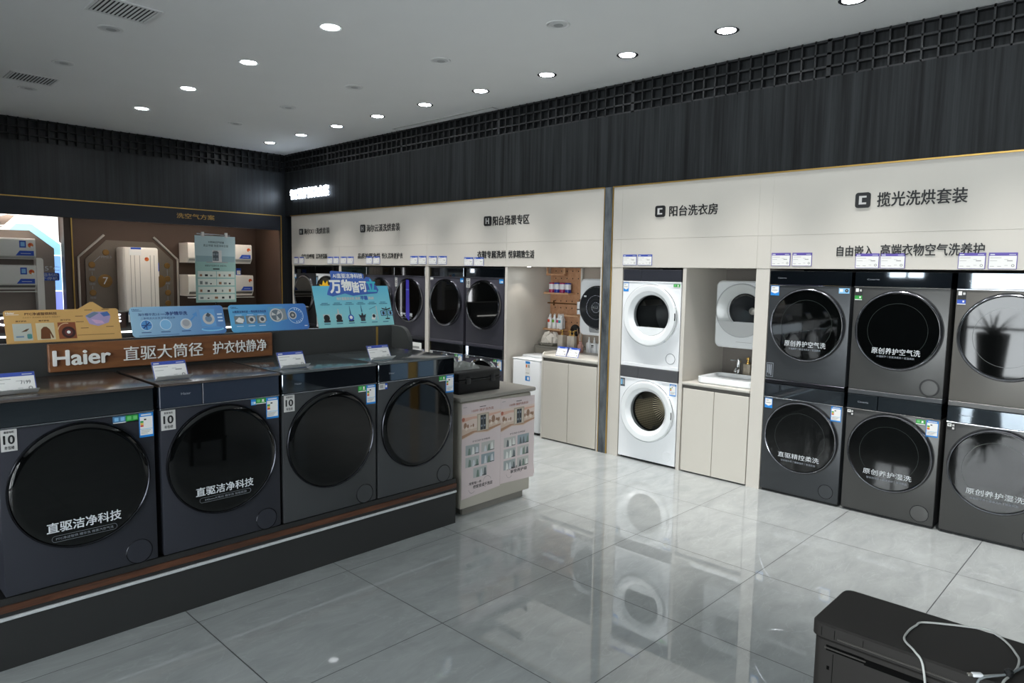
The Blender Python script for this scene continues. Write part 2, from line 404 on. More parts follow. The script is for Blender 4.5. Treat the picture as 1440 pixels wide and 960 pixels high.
# back wall with its two recesses
struct('wall_back', MB().box(XL, 6.0, 9.83, 10.0, 2.51, 3.14, back_wood).box(XL, 6.0, 9.905, 10.0, 3.14, CZ, back_wood).box(5.185, 6.0, 9.83, 10.9, FZ, 2.51, back_wood).box(XL, 1.2, 9.83, 10.0, FZ, 2.30, back_wood))
mb = MB(); x = 5.2
while x > XL:
    mb.box(x - .006, x + .006, 9.85, 9.89, 3.14, CZ, lattice_m); x -= .0985
for z in (3.148, 3.222, 3.312, 3.402): mb.box(XL, 5.25, 9.85, 9.89, z - .007, z + .007, lattice_m)
struct('trim_3', mb)
struct('trim_4', MB().box(XL, 5.178, 9.815, 9.83, 2.499, 2.511, gold).box(5.172, 5.184, 9.815, 9.83, FZ, 2.511, gold))
struct('wall_back_header', MB().box(XL, 5.172, 9.825, 9.90, 2.292, 2.499, navy).box(XL, 5.172, 9.90, 10.70, 2.37, 2.39, navy))
struct('wall_back_recess', MB().box(2.44, 5.172, 10.64, 10.74, FZ, 2.37, brown).box(5.162, 5.185, 9.835, 10.64, FZ, 2.37, brown).box(2.35, 2.425, 9.84, 10.64, FZ, 2.37, brown).box(1.2, 2.35, 10.2, 10.3, FZ, 2.37, brown))
struct('trim_5', MB().box(2.425, 2.44, 9.83, 10.0, FZ, 2.305, gold))
for i, (x, y, w) in enumerate(((3.8, 9.93, 2.5), (1.9, 9.93, .7))):  # numbered with the trim, but hidden glow strips added to light the recesses
    mb = MB().box(x - w / 2, x + w / 2, y - .02, y + .02, 2.345, 2.36, mat('added_alcove_glow', 'fff2e2', .5, emit=15)); struct('trim_%d' % (6 + i), mb)

# ------------------------------------------------------------------ laundry machines
def sticker(par, kind, x0, x1, z0, z1, y=-.0022):
    mb = MB(); w, h = x1 - x0, z1 - z0; e = .0004
    R = lambda a, b, c, d, m, k=1: mb.rect(x0 + w * a, x0 + w * b, z0 + h * c, z0 + h * d, y - e * k, m)
    if kind == 'energy':
        mb.box(x0, x1, y, -.0005, z0, z1, blue); R(.06, .94, .09, .85, paper); R(.08, .3, .6, .68, green, 2); R(.08, .3, .52, .59, yellow, 2); R(.08, .3, .44, .51, red, 2)
        R(.34, .5, .7, .76, ink_black, 2); R(.14, .86, .895, .95, ink_white, 2); R(.06, .94, .33, .35, lightblue, 2)
        for k in range(3): R(.12, .8 - .1 * k, .27 - .06 * k, .29 - .06 * k, ink_grey, 2)
        nm = 'energy_label'
    elif kind in ('ten', 'tengrey'):
        mb.box(x0, x1, y, -.0005, z0, z1, paper_grey)
        mb.text('10', x0 + w * .14, x0 + w * .86, z0 + h * .32, z0 + h * .74, y - e, ink_black, offset=.03)
        mb.text('年包修', x0 + w * .2, x0 + w * .82, z0 + h * .08, z0 + h * .25, y - e, ink_black, offset=.02)
        mb.text('直驱电机', x0 + w * .2, x0 + w * .82, z0 + h * .82, z0 + h * .93, y - e, ink_black, offset=.02)
        nm = 'warranty_sticker'
    elif kind == 'green':
        mb.box(x0, x1, y, -.0005, z0, z1, green); R(.0, 1, 0, .14, paper); R(.12, .42, .35, .82, mat('green_light', '6cc274', .5)); R(.6, .8, .42, .8, paper); R(.55, .85, .3, .38, paper)
        nm = 'green_sticker'
    elif kind == 'bluegreen':
        mb.box(x0, x1, y, -.0005, z0, z1, mat('steel_blue', '4a7eaa', .5)); R(.5, 1, 0, 1, green); R(0, 1, 0, .12, paper)
        for q in (.06, .3): R(q, q + .16, .3, .85, lightblue, 2)
        for q in (.56, .8): R(q, q + .16, .3, .85, mat('green_light', '6cc274', .5), 2)
        nm = 'feature_sticker'
    elif kind == 'bluewhite':
        mb.box(x0, x1, y, -.0005, z0, z1, blue); mb.poly([(x0 + w * .06, z0 + h * .35), (x0 + w * .5, z0 + h * .2), (x0 + w * .94, z0 + h * .35), (x0 + w * .94, z0 + h * .93), (x0 + w * .06, z0 + h * .93)], y - e, paper)
        R(.18, .5, .74, .8, ink_grey, 2); R(.18, .8, .5, .56, ink_grey, 2); nm = 'rating_sticker'
    elif kind == 'icons':
        mb.box(x0, x1, y, -.0005, z0, z1, rubber); R(0, .5, .5, 1, paper); R(.6, .85, .58, .9, paper_grey); R(.6, .85, .1, .42, paper_grey); R(.12, .38, .62, .88, ink_grey, 2); nm = 'icon_sticker'
    elif kind == 'darkgreen':
        mb.box(x0, x1, y, -.0005, z0, z1, rubber); R(0, 1, 0, .38, green); R(0, 1, 0, .06, paper, 2); R(.08, .5, .7, 1, paper); R(.62, .9, .74, .92, paper_grey); R(.62, .82, .16, .32, paper, 2); nm = 'icon_sticker'
    elif kind == 'darkblue':
        mb.box(x0, x1, y, -.0005, z0, z1, rubber); R(0, 1, 0, .36, royal); R(0, 1, 0, .06, paper, 2); R(.08, .5, .7, 1, paper); R(.62, .9, .74, .92, paper_grey); R(.62, .82, .16, .3, paper, 2); nm = 'icon_sticker'
    elif kind == 'lightblue':
        mb.box(x0, x1, y, -.0005, z0, z1, lightblue); R(.08, .4, .3, .85, paper); mb.disc(x0 + w * .75, z0 + h * .55, h * .32, y - e, navy); R(.7, .8, .5, .6, paper, 2); nm = 'feature_sticker'
    elif kind == 'outline':
        mb.box(x0, x1, y, -.0005, z0, z1, ink_dim); R(.05, .95, .03, .97, body_dark); nm = 'clear_sticker'
        for k in range(3): R(.62 - .24 * k, .76 - .24 * k, .12 + .08 * k, .88, ink_dim, 2)
    elif kind == 'card':
        mb.box(x0, x1, y, -.0005, z0, z1, paper_grey); R(.72, 1, 0, 1, royal); R(.1, .5, .25, .8, ink_grey); R(.78, .94, .3, .7, paper, 2); nm = 'small_card'
    elif kind == 'white':
        mb.box(x0, x1, y, -.0005, z0, z1, paper); R(.1, .8, .2, .5, ink_grey); nm = 'small_card'
    elif kind == 'dark':
        mb.box(x0, x1, y, -.0005, z0, z1, mat('slate_ink', '3c444c', .4)); R(.12, .45, .2, .85, lightblue); R(.55, .9, .2, .85, ink_grey); nm = 'display_sticker'
    else:
        mb.box(x0, x1, y, -.0005, z0, z1, blue); R(.08, .92, .1, .62, lightblue); R(.55, .9, .2, .55, paper, 2); nm = 'blue_sticker'
    return mb.build(nm, par, smooth=False)

def machine(name, label, cat, loc, rz, group, body, z0, z1, zt, fas=mirror_glass, top=None, split=None, door='black', dz=.47, dr=.273, dx=0,
            knob=None, base=None, texts=(), stick=(), seam=satin, logo=None, depth=.6, w=.297, ring=smoke_ring, trans=None):
    """front at local y=0 facing -y; body z0..z1, control fascia z1..zt"""
    t = thing(name, label, cat, loc, rz, group)
    mb = MB(); hole = door == 'white'
    if hole:
        mb.box(-w, w, .012, depth, z0, z1, body); mb.v and None
        mb = MB(); mb.holed(-w, w, z0, z1, dx, dz, .2, 0, body)
        for a in ((-w, -w + .004), (w - .004, w)): mb.box(a[0], a[1], .0005, depth, z0, z1, body)
        mb.box(-w + .004, w - .004, .001, depth, z1 - .005, z1, body).box(-w + .004, w - .004, .001, depth, z0, z0 + .005, body).box(-w + .004, w - .004, depth - .01, depth, z0 + .005, z1 - .005, body)
    else:
        mb.rbox(-w, w, 0, depth, z0, z1, body, .006)
    mb.build('body', t)
    mb = MB()
    if split is None: mb.rbox(-w, w, -.003, depth - .02, z1 + .004, zt, fas, .003, 1)
    else: mb.rbox(-w, split - .0008, -.003, depth - .02, z1 + .004, zt, fas, .003, 1).rbox(split + .0008, w, -.003, depth - .02, z1 + .004, zt, fas, .003, 1)
    mb.build('control_panel', t)
    if logo: MB().text(logo[0], logo[1], logo[2], logo[3], logo[4], -.0036, ink_dim if len(logo) < 6 else logo[5], offset=.01, res=2).build('logo', t, smooth=False)
    MB().rbox(-w, w, -.006, .02, z1 - .003, z1 + .004, seam, .0015, 1).build('trim_strip', t)
    if top is not None:
        MB().rbox(-w - .001, w + .001, -.012, depth, zt, zt + .012, top, .003).build('top_panel', t)
    if base: MB().box(-w + base[3] if len(base) > 3 else -w + .01, w - .01, base[2] if len(base) > 2 else .02, depth - .05, base[0], base[1], rubber).build('plinth', t)
    if trans: MB().rbox(-w, w, -.002, depth, trans[0], trans[1], smoke_ring if trans[2] is None else trans[2], .003, 1).build('stacking_bar', t)
    d = None
    if door == 'black':
        d = MB().lathe([(dr, 0), (dr, -.014), (dr - .002, -.017), (dr - .006, -.017), (dr - .009, -.014)], ring, (dx, 0, dz), 'y', 72).build('door', t)
        mb = MB().lathe([(dr - .009, 0), (dr - .009, -.013), (dr - .022, -.021), (dr - .03, -.0225), (dr - .034, -.0225), (0.0001, -.0225)], black_glass, (dx, 0, dz), 'y', 72); mb.build('door_glass', d)
        yt = -.0232
    elif door == 'chrome':
        MB().ringf(dx, dz, dr - .004, dr + .007, -.0006, rubber, 72).build('door_gap_shadow', t)  # flat black ring painted as the shadow around the door
        d = MB().lathe([(dr, 0), (dr, -.014), (dr - .003, -.023), (dr - .007, -.026), (dr - .012, -.0235), (dr - .014, -.016)], ring, (dx, 0, dz), 'y', 72).build('door', t)
        rr = dr - .014
        mb = MB().lathe([(rr, -.001), (rr, -.0185), (rr - .002, -.0195), (rr - .004, -.0195), (.1, -.0195), (0.0001, -.0195)], black_glass, (dx, 0, dz), 'y', 72).ringf(dx, dz, .186, .1885, -.0198, mat('inner_ring_grey', '2c3230', .12), 64); mb.build('door_glass', d)
        yt = -.0222
    elif door == 'crescent':
        d = MB().lathe([(dr, 0), (dr, -.02), (dr - .004, -.032), (dr - .022, -.036), (dr - .026, -.028)], ring, (dx, 0, dz), 'y', 72).build('door', t)
        MB().lathe([(dr - .026, 0), (dr - .026, -.03), (dr - .028, -.031), (dr - .032, -.031), (0.0001, -.031)], black_glass, (dx, 0, dz), 'y', 72).build('door_glass', d)
        yt = -.0318
    elif door == 'white':
        d = MB().lathe([(dr, 0), (dr, -.03), (dr - .004, -.036), (dr - .006, -.036), (dr - .007, -.044), (dr - .010, -.047), (dr - .014, -.048), (dr - .018, -.048), (.218, -.045), (.215, -.0445), (.189, -.018), (.184, -.014), (.180, -.008), (.178, .0), (.178, .03)], enamel_door, (dx, 0, dz), 'y', 72).build('door', t)
        MB().lathe([(dr + .001, -.028), (dr + .003, -.031), (dr + .001, -.034)], chrome, (dx, 0, dz), 'y', 72).build('door_rim', d)
        MB().lathe([(.177, .0), (.175, -.006), (.14, -.004), (.08, .006), (0.0001, .01)], tint_glass, (dx, 0, dz), 'y', 48).build('door_glass', d)
        mb = MB().lathe([(.178, .03), (.172, .05), (.19, .08)], rubber, (dx, 0, dz), 'y', 48); mb.build('door_gasket', t)
        mb = MB().lathe([(.19, .08), (.215, .10), (.215, .42), (.0001, .43)], drum if 'washing' in name else mat('dark_drum', '5a5b5c', .3, .6), (dx, 0, dz), 'y', 48)
        for k in range(3):
            a = 2 * PI * k / 3 + .5; c, s = math.cos(a), math.sin(a)
            V = []
            for y in (.11, .40):
                V += [(dx + .2 * c - .03 * s, y, dz + .2 * s + .03 * c), (dx + .2 * c + .03 * s, y, dz + .2 * s - .03 * c), (dx + .15 * c, y, dz + .15 * s)]
            mb.add(V, [(0, 1, 2), (5, 4, 3), (0, 3, 4, 1), (1, 4, 5, 2), (2, 5, 3, 0)], steel)
        mb.build('drum', t)
        yt = -.051
        if 'dryer' in name:
            a0 = math.asin(.105 / .178); MB().prism([(dx + .178 * math.cos(a), dz + .178 * math.sin(a)) for a in [PI + a0 + k * (PI - 2 * a0) / 16 for k in range(17)]], -.012, .02, enamel_door).build('window_sill_plate', d)
        hp = MB().ringf(dx, dz, dr - .012, dr - .002, -.0495, satin, 10, -.12, .12); hp.build('door_handle', d)
    if knob:
        kx, kz, kr = knob[:3]
        km = knob[3] if len(knob) > 3 else body
        q = knob[5] if len(knob) > 5 else .003
        MB().lathe([(kr, .001), (kr, -.0012), (kr - .0012, -.0022), (kr - q, -.0022), (kr - q - .0005, -.001)], knob[4] if len(knob) > 4 else smoke_ring, (kx, 0, kz), 'y', 48).lathe([(kr - q - .0005, -.001), (kr - q - .0015, -.002), (kr - q - .004, -.0021), (.01, -.0021), (.0001, -.0021)], km, (kx, 0, kz), 'y', 48).build('filter_cover', t)
    mb = MB()
    for (s, x0, x1, a, b, m, o) in texts:
        if s == '|pill':
            P = rrect(x0, x1, a, b, (b - a) * .48); Q = rrect(x0 + .0012, x1 - .0012, a + .0012, b - .0012, (b - a) * .48 - .0012); n = len(P)
            mb.add([(p[0], yt, p[1]) for p in P] + [(p[0], yt, p[1]) for p in Q], [(i, (i + 1) % n, (i + 1) % n + n, i + n) for i in range(n)], m)
        else: mb.text(s, x0, x1, a, b, yt, m, offset=o)
    if texts: mb.build('door_lettering', d if d else t, smooth=False)
    for s in stick: sticker(t, *s)
    return t

ISL_Y, ISL_Z = 3.368, .337
IG = 'washing machines on the display island'
def island(label, cx, body, fas, top, **k):
    return machine('washing_machine', label, 'washing machine', (cx, ISL_Y, ISL_Z), 0, IG, body, .012, .712, .820, fas=fas, top=top, dz=.431, dr=.274, dx=-.004, base=(0, .013, .03), w=.296, seam=satin, **k)
kn = (.215, .066, .057)
island('navy grey washing machine at the near left end of the display island', .834, body_navy, mirror_glass, top_brown, knob=kn,
       texts=(('直驱洁净科技', -.147, .139, .246, .292, ink_white, .02), ('PTC净滤智烘 精华洗 微蒸汽空气洗', -.115, .105, .2125, .2245, ink_dim, .01), ('|pill', -.13, .12, .205, .232, ink_dim, 0)),
       stick=(('ten', -.283, -.228, .619, .709), ('bluegreen', .125, .229, .676, .706), ('energy', .232, .293, .596, .708)))
island('navy grey washing machine with a matte blue control panel, second on the island', 1.453, body_navy, matte_navy, top_brown, knob=kn, split=-.1, logo=('Haier', -.2, -.155, .772, .784),
       texts=(('直驱洁净科技', -.152, .137, .268, .312, ink_white, .02), ('540mm大筒径 精华洗 智能投放', -.11, .10, .241, .252, ink_dim, .01), ('|pill', -.135, .122, .234, .259, ink_dim, 0)),
       stick=(('ten', -.292, -.228, .613, .706), ('blue', .142, .168, .678, .708), ('green', .168, .222, .681, .709), ('energy', .223, .291, .596, .708)))
island('graphite washing machine third on the island with a warranty sticker', 2.063, body_grey, mirror_glass, top_grey, knob=kn, logo=('Haier', -.225, -.185, .758, .769),
       stick=(('ten', -.288, -.227, .618, .707), ('green', .173, .226, .674, .711), ('energy', .227, .292, .596, .71)))
island('graphite washing machine at the island end next to the poster covered counter', 2.671, body_grey, mirror_glass, top_grey, knob=kn, logo=('Haier', -.22, -.18, .758, .769),
       stick=(('card', -.292, -.232, .672, .706), ('green', .17, .226, .676, .708), ('energy', .226, .293, .595, .709)))

XM = 5.26
def pair(y, up, low, lu, ll, gu, gl):
    """a dryer stacked on a washer in a bay of the right wall"""
    ku = dict(z0=.034, z1=.762, zt=.870, dz=.468, trans=(0, .033, up.pop('bar', None))); ku.update(up)
    kl = dict(z0=.02, z1=.75, zt=.858, dz=.47, base=(0, .022, .03)); kl.update(low)
    if 'base' in kl and kl['base'] is None: kl.pop('base')
    machine('washing_machine', ll, 'washing machine', (XM, y, FZ), RW, gl, **kl)
    machine('tumble_dryer', lu, 'tumble dryer', (XM, y, .890), RW, gu, **ku)
GU, GL = 'tall dark dryers beside the sink niche', 'tall dark washers beside the sink niche'
tU = lambda s: ((s, -.152, .152, .303, .347, ink_white, .012),)
tL = lambda s: ((s, -.155, .155, .302, .342, ink_white, .012),)
sU = ('冷凝烘干丨智慧净柔烘丨低温柔烘', -.118, .118, .278, .293, ink_dim, .01)
sL = ('智投精华洗丨健康洗烘丨智慧投放', -.13, .13, .272, .287, ink_dim, .01)
pair(1.9965, dict(body=body_dark, door='chrome', ring=door_ring_m, seam=chrome, texts=tU('原创养护空气洗') + (sU,), logo=('Casarte', -.235, -.17, .812, .822),
     stick=(('bluewhite', -.288, -.222, .682, .757), ('lightblue', .215, .287, .712, .75), ('outline', -.29, -.236, .05, .16))),
     dict(body=body_dark, door='chrome', ring=door_ring_m, seam=chrome, texts=tL('直驱精控柔洗') + (sL,), knob=(.207, .097, .054), stick=(('bluewhite', -.288, -.228, .665, .742), ('energy', .212, .285, .635, .745))),
     'charcoal dryer on top of the dark stack beside the sink niche', 'charcoal washer at floor level beside the sink niche panel with a blue rating sticker', GU, GL)
pair(1.38, dict(body=body_metal, door='chrome', ring=door_ring_m, seam=body_metal, texts=tU('原创养护空气洗') + (sU,), logo=('Casarte', -.215, -.135, .812, .822), knob=(.215, .098, .06, body_metal, rubber, .010), bar=body_dark,
     stick=(('darkgreen', -.29, -.242, .67, .752),)),
     dict(body=body_metal, door='chrome', ring=door_ring_m, seam=body_metal, texts=tL('原创养护湿洗') + (sL,), split=-.095, logo=('Casarte', -.225, -.155, .80, .811), knob=(.212, .09, .058), stick=(('icons', -.29, -.245, .70, .742), ('green', .152, .208, .705, .738), ('energy', .215, .287, .63, .742))),
     'brushed graphite dryer on the middle dark stack with a round filter cap', 'brushed graphite washer at the bottom of the middle dark stack beside the energy label', GU, GL)
pair(.7536, dict(body=body_light, door='chrome', ring=door_ring_m, seam=satin, logo=('Casarte', -.23, -.145, .81, .823, ink_white), bar=body_metal, stick=(('darkblue', -.29, -.242, .665, .75),)),
     dict(body=body_metal, door='chrome', ring=door_ring_m, seam=satin, texts=tL('原创养护湿洗') + (sL,), logo=('Casarte', -.23, -.15, .80, .811), knob=(.215, .09, .058), stick=(('icons', -.29, -.242, .70, .742),)),
     'titanium grey dryer cut by the right edge, mirroring a bright shop window', 'brushed graphite washer at the bottom right edge of the photo below the titanium dryer', GU, GL)
pair(3.36, dict(body=enamel, door='white', fas=body_navy, seam=enamel, split=-.107, knob=(.217, .10, .047, enamel, satin), dx=.008, bar=enamel, stick=(('bluewhite', -.293, -.238, .672, .752), ('green', .222, .285, .718, .748))),
     dict(body=enamel, door='white', fas=mat('charcoal_fascia', '4c4d50', .4), seam=enamel, split=-.107, knob=(.212, .095, .043, enamel, enamel), dx=.008, base=(0, .022, .03), stick=(('dark', -.293, -.245, .665, .74), ('energy', .222, .285, .64, .742))),
     'white tumble dryer stacked on the white washer next to the dark stone column', 'white front loading washer at floor level with a visible steel drum', 'white stacked pair', 'white stacked pair')
CG = 'plum grey stacked pairs left of the shoe washing niche'
for i, (y, st) in enumerate(((6.115, (('white', -.29, -.235, .725, .755), ('blue', .24, .292, .705, .752))), (5.482, (('tengrey', -.292, -.228, .65, .752), ('blue', .232, .292, .705, .752))))):
    nm = ('left', 'right')[i]
    extra = 'with a small white sticker' if i == 0 else 'with a grey sticker'
    pair(y, dict(body=body_plum, door='crescent', ring=door_ring_m, seam=body_plum, stick=st, fas=mirror_glass, bar=body_plum), dict(body=body_plum, door='crescent', ring=chrome, seam=satin, stick=(('white', -.29, -.24, .722, .748), ('green', .155, .21, .715, .745), ('energy', .215, .285, .63, .745))),
         'plum grey dryer, %s of two behind the black case, %s' % (nm, extra), 'plum grey washer under the %s plum dryer, mostly hidden behind the %s' % (nm, 'far island washer' if i == 0 else 'black case'), CG, CG)
BG = 'dark stacked pairs behind the island boards'
for i, y in enumerate((8.01, 7.406, 6.803)):
    st = (('tengrey', -.29, -.245, .63, .74),) if i == 2 else ()
    a = ['at the left behind the big turquoise board, almost hidden', 'partly hidden by the right edge of the turquoise board', 'with a violet ribbon down its door beside the turquoise board'][i]
    b = ['leftmost of three hidden behind the turquoise board', 'in the middle of the bay behind the turquoise board', 'beside the thin white upright, with a grey card on its panel'][i]
    pair(y, dict(body=body_plum, door='crescent', ring=door_ring_m, seam=body_plum, fas=black_glass, stick=st, bar=body_black, texts=(('空气洗科技', -.13, .10, .27, .315, ink_white, .02), ('智慧洗护 健康洗烘', -.11, .08, .245, .26, ink_dim, .01)) if i == 2 else ()),
         dict(body=body_plum, door='crescent', ring=door_ring_m, seam=satin, stick=(('white', .05, .24, .73, .82, -.006), ('card', .245, .29, .715, .745)) if i == 2 else ()),
         'dark tumble dryer ' + a, 'dark washer ' + b, BG, BG)
    if i == 2:
        d = [o for o in bpy.data.objects if o.name.startswith('tumble_dryer') and o.parent is None][-1]
        MB().poly([(-.03, .73), (.03, .735), (.045, .24), (.03, .22), (-.03, .26)], -.0325, mat('violet_ribbon', '3a34a0', .3)).rect(-.028, .032, .595, .6, -.033, lightblue).build('door_ribbon', d, smooth=False)
AG = 'stacked pairs in the far corner bay'
pair(9.29, dict(body=body_black, door='crescent', ring=door_ring_m, seam=body_black, fas=black_glass, bar=body_black, stick=(('bluewhite', -.292, -.245, .69, .75),)), dict(body=body_black, door='crescent', ring=door_ring_m, seam=satin),
     'black tumble dryer in the far corner by the end wall, seen above the blue board', 'black washer in the far corner, hidden behind the blue board', AG, AG)
pair(8.68, dict(body=enamel, door='crescent', ring=smoke_ring, seam=enamel, fas=black_glass, bar=enamel, stick=(('dark', -.29, -.235, .58, .735),)), dict(body=enamel, door='crescent', ring=door_ring_m, seam=enamel),
     'white fronted dryer with a yellow flower graphic in its door, behind the turquoise board', 'white fronted washer in the far corner bay, hidden behind the turquoise board', AG, AG)
d = [o for o in bpy.data.objects if o.name.startswith('tumble_dryer') and o.parent is None][-1]
mb = MB(); P = []
for k in range(24): a = 2 * PI * k / 24; r = (.215 if k % 2 else .16); P.append((r * math.cos(a), .468 + r * math.sin(a)))
mb.poly(P, -.0325, yellow); mb.disc(0, .468, .09, -.033, orange); mb.build('door_graphic', d, smooth=False)

# ------------------------------------------------------------------ display island
t = thing('display_island', 'long dark display plinth with a low back partition, carrying four washing machines', 'display stand', (0, 0, FZ))
z = -FZ
PX0, PX1 = .15, 3.015
MB().box(PX0, PX1, 3.395, 4.35, 0, .305, mat('plinth_laminate', '2a2b2b', .6, var=.03, scale=20)).build('plinth', t)
MB().box(PX0, PX1, 3.40, 4.35, .305 - .03 + .0305, .306, rubber).build('deck', t)
MB().rbox(PX0, PX1 + .002, 3.385, 3.42, .246, .276, brown_strip, .002, 1).build('wood_strip', t)
MB().rbox(PX0, PX1 + .002, 3.385, 3.42, .212, .226, mat('pale_strip', 'c9ccce', .4), .002, 1).build('metal_strip', t)
mb = MB(); mb.box(PX0, 2.965, 4.0, 4.06, .306, 1.298, laminate_dark)
mb.build('partition', t)
P = [(3.80, 1.142)] + [(p[0], p[1]) for p in arc(3.92, 1.178, .12, 180, 90, 8)] + [(4.0, 1.298), (4.0, 1.142)]
mb = MB(); n = len(P)
V = [(2.935, y, z_) for y, z_ in P] + [(2.967, y, z_) for y, z_ in P]
mb.add(V, [tuple(range(n)), tuple(range(2 * n - 1, n - 1, -1))] + [(i, i + n, (i + 1) % n + n, (i + 1) % n) for i in range(n)], laminate_dark); mb.build('end_panel', t)
MB().box(2.803, 2.817, 3.995, 4.0, 1.16, 1.292, gold).build('brass_strip', t)
MB().box(PX0, 2.93, 4.0, 4.06, 1.298, 1.3, satin).build('edge_cap', t)

t = thing('sign_board', 'copper brown wooden board with white lettering mounted on the island partition', 'sign', (.86, 3.998, 1.183))
MB().rbox(0, 1.165, -.028, 0, 0, .14, copper_wood, .003, 1).build('board', t)
for a in (('Haier', .015, .272, .03, .108, -.034, ink_pure, .024, .04, 6), ('直驱大筒径', .333, .742, .032, .108, -.034, ink_pure, .012, .04), ('护衣快静净', .80, 1.122, .034, .106, -.034, ink_pure, .012, .04)):
    MB().text(*a).build('lettering', t, smooth=False)

# ---- display boards along the partition
def board(label, x0, x1, zh, outline, face, lean=.34, y=4.03):
    t = thing('display_board', label, 'display board', (x0, y, 1.329), 0, 'leaning display boards on the island partition', rx=-lean)
    MB().prism(outline, -.004, 0, face).build('panel', t)
    return t, x1 - x0
def grad(name, c1, c2, axis, w):
    m = mat(name, c1, .35); N, L, b = nodes(m)
    tc = N.new('ShaderNodeTexCoord'); sx = N.new('ShaderNodeSeparateXYZ'); mr = N.new('ShaderNodeMapRange'); mr.inputs[2].default_value = w
    mx = N.new('ShaderNodeMix'); mx.data_type = 'RGBA'; mx.inputs[6].default_value = lin(c1); mx.inputs[7].default_value = lin(c2)
    L.new(tc.outputs['Object'], sx.inputs[0]); L.new(sx.outputs[axis], mr.inputs[0]); L.new(mr.outputs[0], mx.inputs[0]); L.new(mx.outputs[2], b.inputs['Base Color'])
    return m
yb = -.0046
OC = mat('ochre_print', 'd0a462', .5)
dkbrown = mat('brown_ink', '5a3a1e', .5)
w = .502
t, _ = board('ochre yellow display board with a raised peak, leaning at the left end of the partition', .705, 1.207, .175,
    [(0, 0), (w, 0), (w, .158), (w - .008, .166), (.435, .166), (.39, .203), (.375, .203), (.315, .166), (.008, .166), (0, .158)], OC)
mb = MB(); mb.text('Haier', .008, .045, .148, .157, yb, ink_pure, offset=.03, res=2); mb.rect(.008, .062, .1425, .1445, yb, ink_pure)
mb.text('PTC净滤智烘科技', .085, .222, .138, .154, yb, dkbrown, offset=.03); mb.text('大衣烘干 鹅绒蓬松 羊毛护形 除皱速干', .075, .235, .124, .132, yb, mat('brown_pale', '8a6a38', .5), offset=.01)
for k, (a, c) in enumerate(((.03, 'b9bdb2'), (.125, 'd0c5a4'), (.218, '8a4a2a'))):
    cc = mat('print_%s' % c, c, .5)
    mb.rect(a, a + .078, .012, .098, yb, cc); mb.text('烘干护衣', a + .015, a + .06, .106, .114, yb, dkbrown, offset=.03)
mb.poly([(.062, .055), (.085, .07), (.098, .072), (.085, .058)], yb - .0004, dkbrown); mb.poly(rrect(.085, .105, .02, .045, .006), yb - .0004, mat('teal_ink', '4a8a88', .5)); mb.rect(.04, .072, .028, .036, yb - .0004, mat('blue_grey_ink', '7088a0', .5))
mb.poly([(.14, .018), (.145, .065), (.157, .078), (.17, .078), (.182, .065), (.196, .022), (.19, .018), (.182, .045), (.182, .016), (.148, .016)], yb - .0004, mat('jacket_ink', '6a3c18', .5))
mb.ringf(.262, .045, .018, .03, yb - .0004, mat('dark_maroon', '3a1a16', .5)); mb.disc(.262, .045, .018, yb - .0004, mat('maroon', '6a3030', .5)); mb.disc(.262, .046, .008, yb - .0008, ink_pure)
mb.ringf(.255, .055, .036, .04, yb - .0004, mat('cream_ink', 'd8b890', .5), 20, 1.3, 3.0)
lil = mat('lilac_ink', 'a898c0', .5); stl = mat('steel_ink', '6e8096', .5)
mb.poly([(.345, .128), (.38, .15), (.45, .148), (.462, .12), (.45, .09), (.40, .072), (.36, .085)], yb, lil); mb.poly([(.345, .128), (.39, .15), (.41, .142), (.365, .115)], yb - .0004, stl); mb.poly([(.415, .142), (.45, .15), (.462, .128), (.43, .122)], yb - .0004, mat('blue_ink', '4a6ca8', .5)); mb.poly([(.37, .11), (.42, .10), (.43, .085), (.39, .085)], yb - .0004, mat('pink_ink', 'd0a8c8', .5))
for q in ((.30, .127), (.30, .097), (.318, .063), (.435, .066), (.345, .158), (.425, .16)): mb.rect(q[0], q[0] + .035, q[1], q[1] + .003, yb, dkbrown)
mb.rect(.30, .47, .026, .029, yb, mat('brown_pale', '8a6a38', .5)); mb.build('printed_artwork', t, smooth=False)

w = .508
t, _ = board('pale blue display board with a rising arrow, second from the left on the partition', 1.262, 1.77, .17, [(p[0], p[1]) for p in rrect(0, w, 0, .17, .02)], grad('blue_fade', '9cc4dc', '3f78c0', 0, .6))
dk = mat('deep_blue_ink', '28407e', .5); pale = mat('pale_blue_ink', 'cfe4f2', .5); mid = mat('mid_blue_ink', '5a98d4', .5)
mb = MB(); mb.text('Haier', .012, .05, .151, .159, yb, dk, offset=.02, res=2); mb.rect(.012, .062, .146, .148, yb, dk)
mb.text('海尔精华洗3.0', .04, .15, .118, .134, yb, dk, offset=.015); mb.text('—净护精华洗', .155, .30, .117, .14, yb, dk, offset=.03); mb.text('二重精洗大水流 护衣超洁净', .05, .23, .098, .11, yb, dk, offset=.01)
for k, (a, c) in enumerate(((.075, mid), (.175, lightblue), (.285, paper_grey))):
    mb.disc(a, .065, .031, yb, pale); mb.disc(a, .065, .028, yb - .0004, c)
    mb.rect(a - .03, a + .02, .022, .026, yb, dk)
mb.rect(.05, .10, .063, .067, yb - .0008, dk); mb.rect(.073, .077, .04, .09, yb - .0008, dk); mb.poly([(.055, .05), (.06, .047), (.095, .08), (.09, .083)], yb - .0008, dk)
mb.disc(.285, .07, .02, yb - .0008, mat('grey_print2', 'a8aab0', .5))
mb.poly([(.31, .088), (.335, .112), (.325, .118), (.352, .134), (.352, .104), (.343, .109), (.318, .083)], yb, mid)
